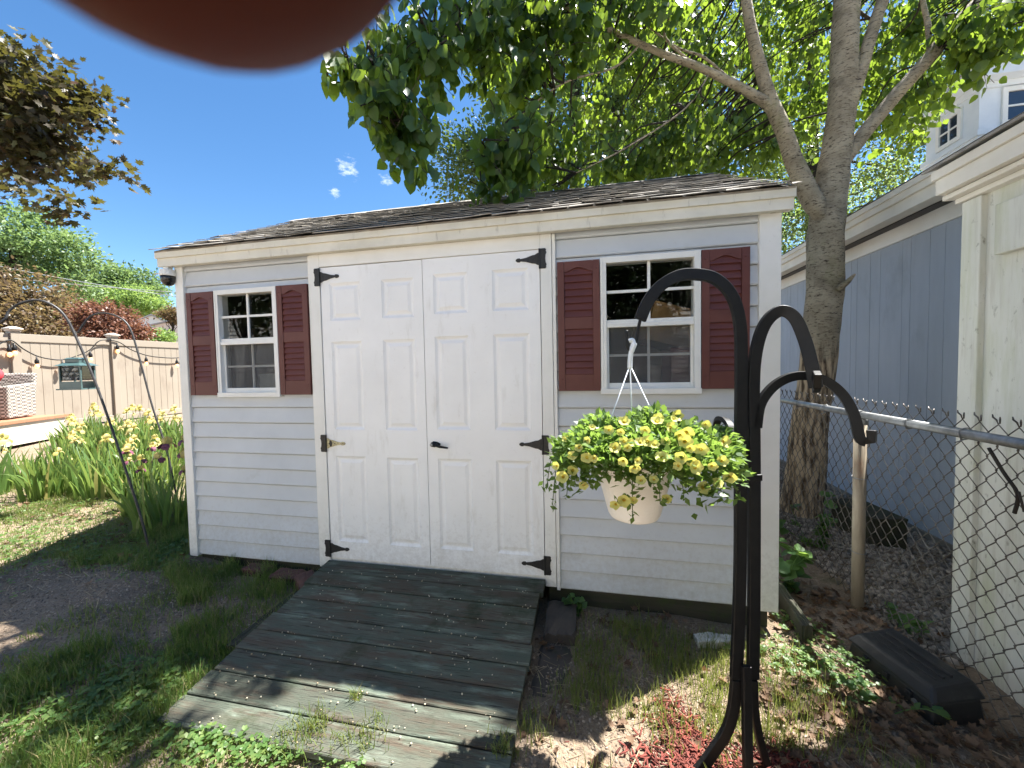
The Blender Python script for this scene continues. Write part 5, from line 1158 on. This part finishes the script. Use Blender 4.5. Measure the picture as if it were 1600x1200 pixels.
# lush strip left of the ramp and along the shed foot
x1, y1 = field(26000, -2.75, -1.80, .75, 2.42, lambda x, y: np.where(dirt(x, y) < 1.1, .05, .25+.9*tuft(x, y, 5, 11, .3, .6)))
x2, y2 = field(15000, -3.9, -2.6, 2.0, 2.75, lambda x, y: np.where(dirt(x, y) < 1.05, .05, .9*tuft(x, y, 5, 12, .25, .6))*np.where(y > 2.36, 1, .75))
g1x, g1y = np.concatenate([x1, x2]), np.concatenate([y1, y2]); hvar = .45+.9*vnoise(g1x, g1y, 9, 55)
tag(grass('lush_grass', g1x, g1y, rng.uniform(.035, .115, len(g1x))*hvar, .0042, M_grass, .6), 'tufted dark green grass along the left ramp edge', 'grass', kind='stuff')
x1, y1 = field(70000, -7.0, -3.1, 2.05, 4.3, lambda x, y: np.where(dirt(x, y) < 1.0, .05, .32+.68*tuft(x, y, 2.6, 21, .28, .55)))
x2, y2 = field(16000, -5.0, -1.9, .55, 1.45, lambda x, y: np.where(dirt(x, y) < .95, .04, .1+.75*tuft(x, y, 4, 22, .35, .6)))
x3, y3 = field(5200, -4.4, -2.5, 1.3, 2.15, lambda x, y: .95*tuft(x, y, 3.6, 29, .64, .74))
gx_, gy_ = np.concatenate([x1, x2, x3]), np.concatenate([y1, y2, y3])
tag(grass('lawn_grass', gx_, gy_, rng.uniform(.02, .065, len(gx_)), .0045, M_grass2, .7), 'short sparse lawn grass on the left', 'grass', kind='stuff')
x1, y1 = field(9000, -.12, 1.05, 1.62, 2.30, lambda x, y: np.where(x > .75, .25, .12+.6*tuft(x, y, 6, 31, .30, .65)))
x2, y2 = field(5000, -.30, 1.3, .9, 1.65, lambda x, y: .9*tuft(x, y, 4.5, 37, .64, .76))
cl = []
for (px, py, n, s) in ((1035, 1110, 110, .05), (1110, 1085, 150, .06), (1125, 1120, 100, .05), (1230, 1105, 160, .06), (1215, 1150, 90, .05), (1040, 1165, 60, .04), (880, 1080, 90, .05), (830, 1150, 120, .06), (930, 930, 40, .05), (1010, 960, 60, .08)):
    q = gp(px, py); cl.append(np.stack([rng.normal(q.x, s, n), rng.normal(q.y, s, n)], 1))
cl = np.concatenate(cl); kk = ~infoot(cl[:, 0], cl[:, 1])
gx_, gy_ = np.concatenate([x1, x2, cl[kk, 0]]), np.concatenate([y1, y2, cl[kk, 1]])
tag(grass('thin_grass', gx_, gy_, rng.uniform(.03, .105, len(gx_)), .0034, M_grass2, .45), 'thin yellowish grass on bare soil right of the ramp', 'grass', kind='stuff')
# grass over the foot of the ramp
x1, y1 = field(12000, -2.1, -.15, .80, 1.30, lambda x, y: .25+.75*tuft(x, y, 5, 41, .35, .6))
pts = []
for (px, py, n, s) in ((558, 1112, 60, .014), (590, 1152, 30, .02), (470, 1165, 200, .06), (500, 1150, 120, .04), (790, 1180, 120, .03), (560, 1175, 160, .05)):
    q = gp(px, py); pts.append(np.stack([rng.normal(q.x, s, n), rng.normal(q.y, s*.7, n)], 1))
pts = np.concatenate(pts); rz_ = np.where((pts[:, 1] > 1.2) & (pts[:, 0] > -1.83) & (pts[:, 0] < -.33), .030+(pts[:, 1]-1.19)*.119, gzv(pts[:, 0], pts[:, 1]))
gx_, gy_ = np.concatenate([x1, pts[:, 0]]), np.concatenate([y1, pts[:, 1]]); bz = np.concatenate([gzv(x1, y1), rz_])-.003
tag(grass('overgrown_grass', gx_, gy_, rng.uniform(.015, .06, len(gx_)), .0034, M_grass2, .9, bz), 'grass creeping over the foot of the green ramp', 'grass', kind='stuff')
# clover like ground cover
M_clover = leafmat('clover_leaf', [(0, (.05, .11, .03)), (.7, (.085, .15, .04)), (1, (.15, .20, .06))], (.42, .56, .10), .35)
cx_, cy_ = [], []
for (px, py, n, sx_, sy_) in ((90, 1130, 420, .30, .13), (200, 1100, 220, .18, .08), (330, 1165, 200, .16, .06), (480, 1175, 160, .14, .05), (250, 1050, 120, .15, .08), (1300, 1050, 150, .14, .08), (1250, 1040, 90, .12, .07), (60, 800, 260, .5, .2), (120, 850, 360, .5, .22), (40, 860, 240, .4, .2), (250, 870, 200, .25, .12), (1250, 990, 70, .1, .1)):
    q = gp(px, py); cx_.append(rng.normal(q.x, sx_, n)); cy_.append(rng.normal(q.y, sy_, n))
cx_, cy_ = np.concatenate(cx_), np.concatenate(cy_); kk = ~infoot(cx_, cy_); cx_, cy_ = cx_[kk], cy_[kk]
n = len(cx_); T3 = np.repeat(np.stack([cx_, cy_, gzv(cx_, cy_)+rng.uniform(.012, .05, n)], 1), 3, 0); a = np.repeat(rng.uniform(0, 6.28, n), 3)+np.tile([0, 2.09, 4.19], n)
tp_ = np.stack([np.cos(a), np.sin(a), rng.normal(0, .2, 3*n)], 1)
CLV = [(0, 0, 0), (.45, .45, .1), (.3, .95, .05), (0, .85, 0), (-.3, .95, .05), (-.45, .45, .1)]; CLF = [(0, 1, 2, 3), (0, 3, 4, 5)]
tag(scatter('clover', CLV, CLF, T3, frames(tp_, np.array([0, 0, 1.])+rng.normal(0, .3, (3*n, 3)), np.repeat(rng.uniform(.012, .024, n), 3)), M_clover), 'low clover patches among the grass', 'ground cover', kind='stuff')
# gravel between fence and garage
PEB_V = [(-.5, -.4, -.3), (.5, -.45, -.3), (.45, .5, -.3), (-.5, .4, -.3), (-.32, -.28, .3), (.3, -.3, .26), (.3, .3, .32), (-.3, .26, .24)]
PEB_F = [(0, 3, 2, 1), (4, 5, 6, 7), (0, 1, 5, 4), (1, 2, 6, 5), (2, 3, 7, 6), (3, 0, 4, 7)]
def rocks(n, x, y, s0, s1, m, name, label, cat, dz=0, flat=1.):
    tip = unit(rng.normal(0, 1, (n, 3))*np.array([1, 1, .3])); nr = unit(np.array([0, 0, 1.])+rng.normal(0, .35, (n, 3)))
    M_ = frames(tip, nr, rng.uniform(s0, s1, n)); M_[:, :, 0] *= rng.uniform(.6, 1, n)[:, None]; M_[:, :, 2] *= flat
    return tag(scatter(name, PEB_V, PEB_F, np.stack([x, y, gzv(x, y)+dz], 1), M_, m, smooth=False), label, cat, kind='stuff')
M_grav = mat('gravel_stone', srgb(150, 140, 128), srgb(112, 104, 96), rough=.85, scale=12, island=.45, spec=.25)
gx_ = rng.uniform(1.62, 2.84, 7500); gy_ = rng.uniform(2.3, 6.4, 7500)
rocks(7500, gx_, gy_, .022, .046, M_grav, 'gravel', 'grey brown gravel strip between the fence and the garage', 'gravel', .006, .7)
M_chip = mat('red_mulch', (.17, .040, .026), (.11, .026, .02), rough=.85, scale=9, island=.4)
xs_, ys_ = [], []
for (px, py, n, s, t) in ((1050, 1110, 90, .035, .06), (1065, 1150, 330, .055, .07), (1095, 1190, 380, .10, .05), (1070, 1215, 300, .12, .06), (1215, 1190, 260, .07, .05), (1170, 1230, 400, .16, .06)):
    q = gp(px, py); xs_.append(rng.normal(q.x, s, n)); ys_.append(rng.normal(q.y, t, n))
xs_, ys_ = np.concatenate(xs_), np.concatenate(ys_); n = len(xs_)
CH_V = [(-.06, -.5, -.03), (.09, -.42, -.03), (.11, .38, -.03), (-.02, .5, -.03), (-.07, -.40, .04), (.06, -.48, .03), (.08, .46, .04), (-.05, .42, .02)]
tip = unit(rng.normal(0, 1, (n, 3))*np.array([1, 1, .35]))
tag(scatter('mulch', CH_V, PEB_F, np.stack([xs_, ys_, gzv(xs_, ys_)+rng.uniform(0, .016, n)], 1), frames(tip, np.array([0, 0, 1.])+rng.normal(0, .4, (n, 3)), rng.uniform(.018, .05, n)), M_chip), 'red wood chip mulch around the foot of the black pole', 'mulch', kind='stuff')
M_litter = leafmat('dead_leaf', [(0, (.075, .042, .024)), (.6, (.14, .085, .048)), (1, (.24, .16, .10))], (.35, .18, .07), .15, rough=.75)
lx_, ly_ = [], []
for (px, py, n, s, t) in ((1400, 1130, 150, .22, .14), (1330, 1110, 110, .16, .12), (1480, 1180, 120, .2, .12), (1290, 990, 120, .12, .2), (1330, 960, 90, .10, .2), (1250, 1100, 70, .15, .1), (1000, 1020, 40, .3, .12), (1050, 960, 50, .3, .06), (900, 1120, 40, .25, .12), (1240, 1180, 60, .12, .08), (860, 1010, 16, .06, .2), (200, 850, 120, .35, .2), (100, 800, 90, .5, .12)):
    q = gp(px, py); lx_.append(rng.normal(q.x, s, n)); ly_.append(rng.normal(q.y, t, n))
lx_, ly_ = np.concatenate(lx_), np.concatenate(ly_); kk = ~infoot(lx_, ly_); lx_, ly_ = lx_[kk], ly_[kk]; n = len(lx_)
tag(scatter('leaf_litter', [(x, y, z*3.2) for x, y, z in MAPLE_V], MAPLE_F, np.stack([lx_, ly_, gzv(lx_, ly_)+rng.uniform(.004, .03, n)], 1), frames(rng.normal(0, 1, (n, 3))*np.array([1, 1, .25]), np.array([0, 0, 1.])+rng.normal(0, .4, (n, 3)), rng.uniform(.025, .062, n)), M_litter), 'brown dead leaves strewn on the soil', 'leaf litter', kind='stuff')
# crumbs of soil, straw and twigs that break up the bare ground
n = 22000; sx_ = rng.uniform(-4.6, 1.5, n); sy_ = rng.uniform(.9, 2.38, n); kk = ~infoot(sx_, sy_); sx_, sy_ = sx_[kk], sy_[kk]; n = len(sx_)
rocks(n, sx_, sy_, .004, .016, mat('soil_crumb', (.31, .25, .19), (.16, .12, .09), rough=.95, scale=9, island=.45), 'soil_crumbs', 'small crumbs and pebbles on the bare soil', 'soil', .001, .7)
n = 3200; sx_ = rng.uniform(-4.4, 1.5, n); sy_ = rng.uniform(.9, 2.38, n); kk = ~infoot(sx_, sy_); sx_, sy_ = sx_[kk], sy_[kk]; n = len(sx_)
tag(scatter('dry_straw', [(-.02, -.5, 0), (.02, -.5, 0), (.02, .5, .05), (-.02, .5, .05)], [(0, 1, 2, 3)], np.stack([sx_, sy_, gzv(sx_, sy_)+rng.uniform(.003, .015, n)], 1), frames(rng.normal(0, 1, (n, 3))*np.array([1, 1, .15]), np.array([0, 0, 1.])+rng.normal(0, .3, (n, 3)), rng.uniform(.03, .09, n)), mat('straw', (.34, .27, .17), (.22, .17, .10), rough=.8, island=.3)), 'dry straw bits scattered on the soil', 'straw', kind='stuff')
# petals and seeds on the ramp
n = 300; sx_ = rng.uniform(-1.78, -.36, n); b_ = rng.integers(0, 9, n); pw = (2.385-1.25)/9
sy_ = np.where(rng.uniform(0, 1, n) < .5, 1.25+b_*pw+rng.normal(0, .010, n), rng.uniform(1.25, 2.36, n)); sy_ = np.clip(sy_, 1.27, 2.36); sz_ = .030+(sy_-1.19)*.1188+.004
tag(scatter('petal_debris', PEB_V, PEB_F, np.stack([sx_, sy_, sz_], 1), frames(rng.normal(0, 1, (n, 3)), np.array([0, 0, 1.])+rng.normal(0, .3, (n, 3)), rng.uniform(.002, .008, n)), mat('pale_petals', srgb(206, 198, 176), srgb(150, 130, 100), rough=.8, island=.35)), 'pale fallen petals and seeds on the ramp boards', 'debris', kind='stuff')
# leafy weeds
M_weed = leafmat('weed_leaf', [(0, (.04, .10, .03)), (1, (.085, .16, .045))], (.36, .54, .09), .38)
def weed(name, label, p, h, n, ls, spread, cat='weed', group=None):
    t = thing(name, label, cat, p, group); T, tp, nr = [], [], []
    for i in range(max(3, n//9)):
        e = p+Vector((random.gauss(0, spread), random.gauss(0, spread), h*random.uniform(.5, 1))); P = smooth_path([p+Vector((random.gauss(0, spread*.3), random.gauss(0, spread*.3), -.02)), (p+e)/2+Vector((random.gauss(0, .02), 0, .02)), e], 4); MB().tube(P, [.003]*len(P), 4).build('stem', M_weed, t)
        for k in range(9):
            q = P[random.randrange(2, len(P))]; a = random.uniform(0, 6.28); T.append(tuple(q)); tp.append((math.cos(a), math.sin(a), random.gauss(.1, .4))); nr.append((random.gauss(0, .3), random.gauss(0, .3), 1))
    T = np.array(T); scatter('leaves', LEAF_BROAD_V, LEAF_BROAD_F, T, frames(np.array(tp), np.array(nr), ls*rng.uniform(.6, 1.1, len(T))), M_weed, t); return t
def wp(px, py): return gp(px, py)
q = wp(1238, 900); weed('weed_plant', 'leafy weed with broad pale leaves by the right shed corner', Vector((1.25, 2.85, -.02)), .34, 36, .10, .07)
weed('weed_plant', 'tall leafy weed at the foot of the pale tree trunk', Vector((1.75, 3.55, -.06)), .45, 60, .085, .14)
weed('weed_plant', 'small leafy weed growing on gravel behind the fence post', Vector((1.72, 2.55, -.04)), .16, 27, .06, .07)
weed('weed_plant', 'weed with round leaves at the end of the right skid beam by the ramp', Vector((-.10, 2.33, -.01)), .17, 30, .05, .04)
weed('weed_plant', 'low weeds poking out before the black bait station', Vector((1.18, 1.95, -.02)), .10, 40, .04, .12)
weed('young_shrub', 'dark leafy shrub beyond the fence between shed corner and tree', Vector((1.62, 4.6, -.06)), 1.75, 150, .07, .16, 'shrub')
weed('climbing_sapling', 'thin sapling with few leaves peeking past the right shed corner', Vector((1.45, 4.0, -.06)), 1.75, 27, .06, .06, 'sapling')
# ------------------------------------------------------------------ the photographer's hand and phone at the lens
def cs(x, y, z): return Vector((0, 0, CAMZ))+AR*x+AU*y+AF*z      # metres right, up, ahead of the lens
ph = thing('phone', 'black phone held by the photographer, behind the blurred fingertip', 'phone', cs(.05, -.02, -.006))
Mp = Matrix.Translation((0, 0, CAMZ)) @ Matrix((AR, AU, AF)).transposed().to_4x4()
MB().box(-.018, .132, -.058, .016, -.010, -.0022, 0, Mp).build('body', mat('phone_black', (.015, .015, .017), rough=.35), ph, bevel=.003)
MB().box(-.014, .128, -.054, .012, -.0112, -.0102, 0, Mp).build('screen', mat('phone_screen', (.004, .004, .005), rough=.08), ph)
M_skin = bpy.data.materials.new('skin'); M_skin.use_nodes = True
b = M_skin.node_tree.nodes['Principled BSDF']; b.inputs['Base Color'].default_value = (.090, .018, .009, 1); b.inputs['Roughness'].default_value = .6; b.inputs['Specular IOR Level'].default_value = .2  # darker than real skin: shade between phone and finger put into the colour
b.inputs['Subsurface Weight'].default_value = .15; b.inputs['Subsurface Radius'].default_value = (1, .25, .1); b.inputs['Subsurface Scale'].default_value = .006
def pc(px, py, d): return cs((px-800)/FPX*d, (600-py)/FPX*d, d)
hv, hr, he = [], [], []
def chain(pts, radii, start=None):
    prev = start
    for p, r in zip(pts, radii):
        hv.append(p); hr.append(r)
        if prev is not None: he.append((prev, len(hv)-1))
        prev = len(hv)-1
    return prev
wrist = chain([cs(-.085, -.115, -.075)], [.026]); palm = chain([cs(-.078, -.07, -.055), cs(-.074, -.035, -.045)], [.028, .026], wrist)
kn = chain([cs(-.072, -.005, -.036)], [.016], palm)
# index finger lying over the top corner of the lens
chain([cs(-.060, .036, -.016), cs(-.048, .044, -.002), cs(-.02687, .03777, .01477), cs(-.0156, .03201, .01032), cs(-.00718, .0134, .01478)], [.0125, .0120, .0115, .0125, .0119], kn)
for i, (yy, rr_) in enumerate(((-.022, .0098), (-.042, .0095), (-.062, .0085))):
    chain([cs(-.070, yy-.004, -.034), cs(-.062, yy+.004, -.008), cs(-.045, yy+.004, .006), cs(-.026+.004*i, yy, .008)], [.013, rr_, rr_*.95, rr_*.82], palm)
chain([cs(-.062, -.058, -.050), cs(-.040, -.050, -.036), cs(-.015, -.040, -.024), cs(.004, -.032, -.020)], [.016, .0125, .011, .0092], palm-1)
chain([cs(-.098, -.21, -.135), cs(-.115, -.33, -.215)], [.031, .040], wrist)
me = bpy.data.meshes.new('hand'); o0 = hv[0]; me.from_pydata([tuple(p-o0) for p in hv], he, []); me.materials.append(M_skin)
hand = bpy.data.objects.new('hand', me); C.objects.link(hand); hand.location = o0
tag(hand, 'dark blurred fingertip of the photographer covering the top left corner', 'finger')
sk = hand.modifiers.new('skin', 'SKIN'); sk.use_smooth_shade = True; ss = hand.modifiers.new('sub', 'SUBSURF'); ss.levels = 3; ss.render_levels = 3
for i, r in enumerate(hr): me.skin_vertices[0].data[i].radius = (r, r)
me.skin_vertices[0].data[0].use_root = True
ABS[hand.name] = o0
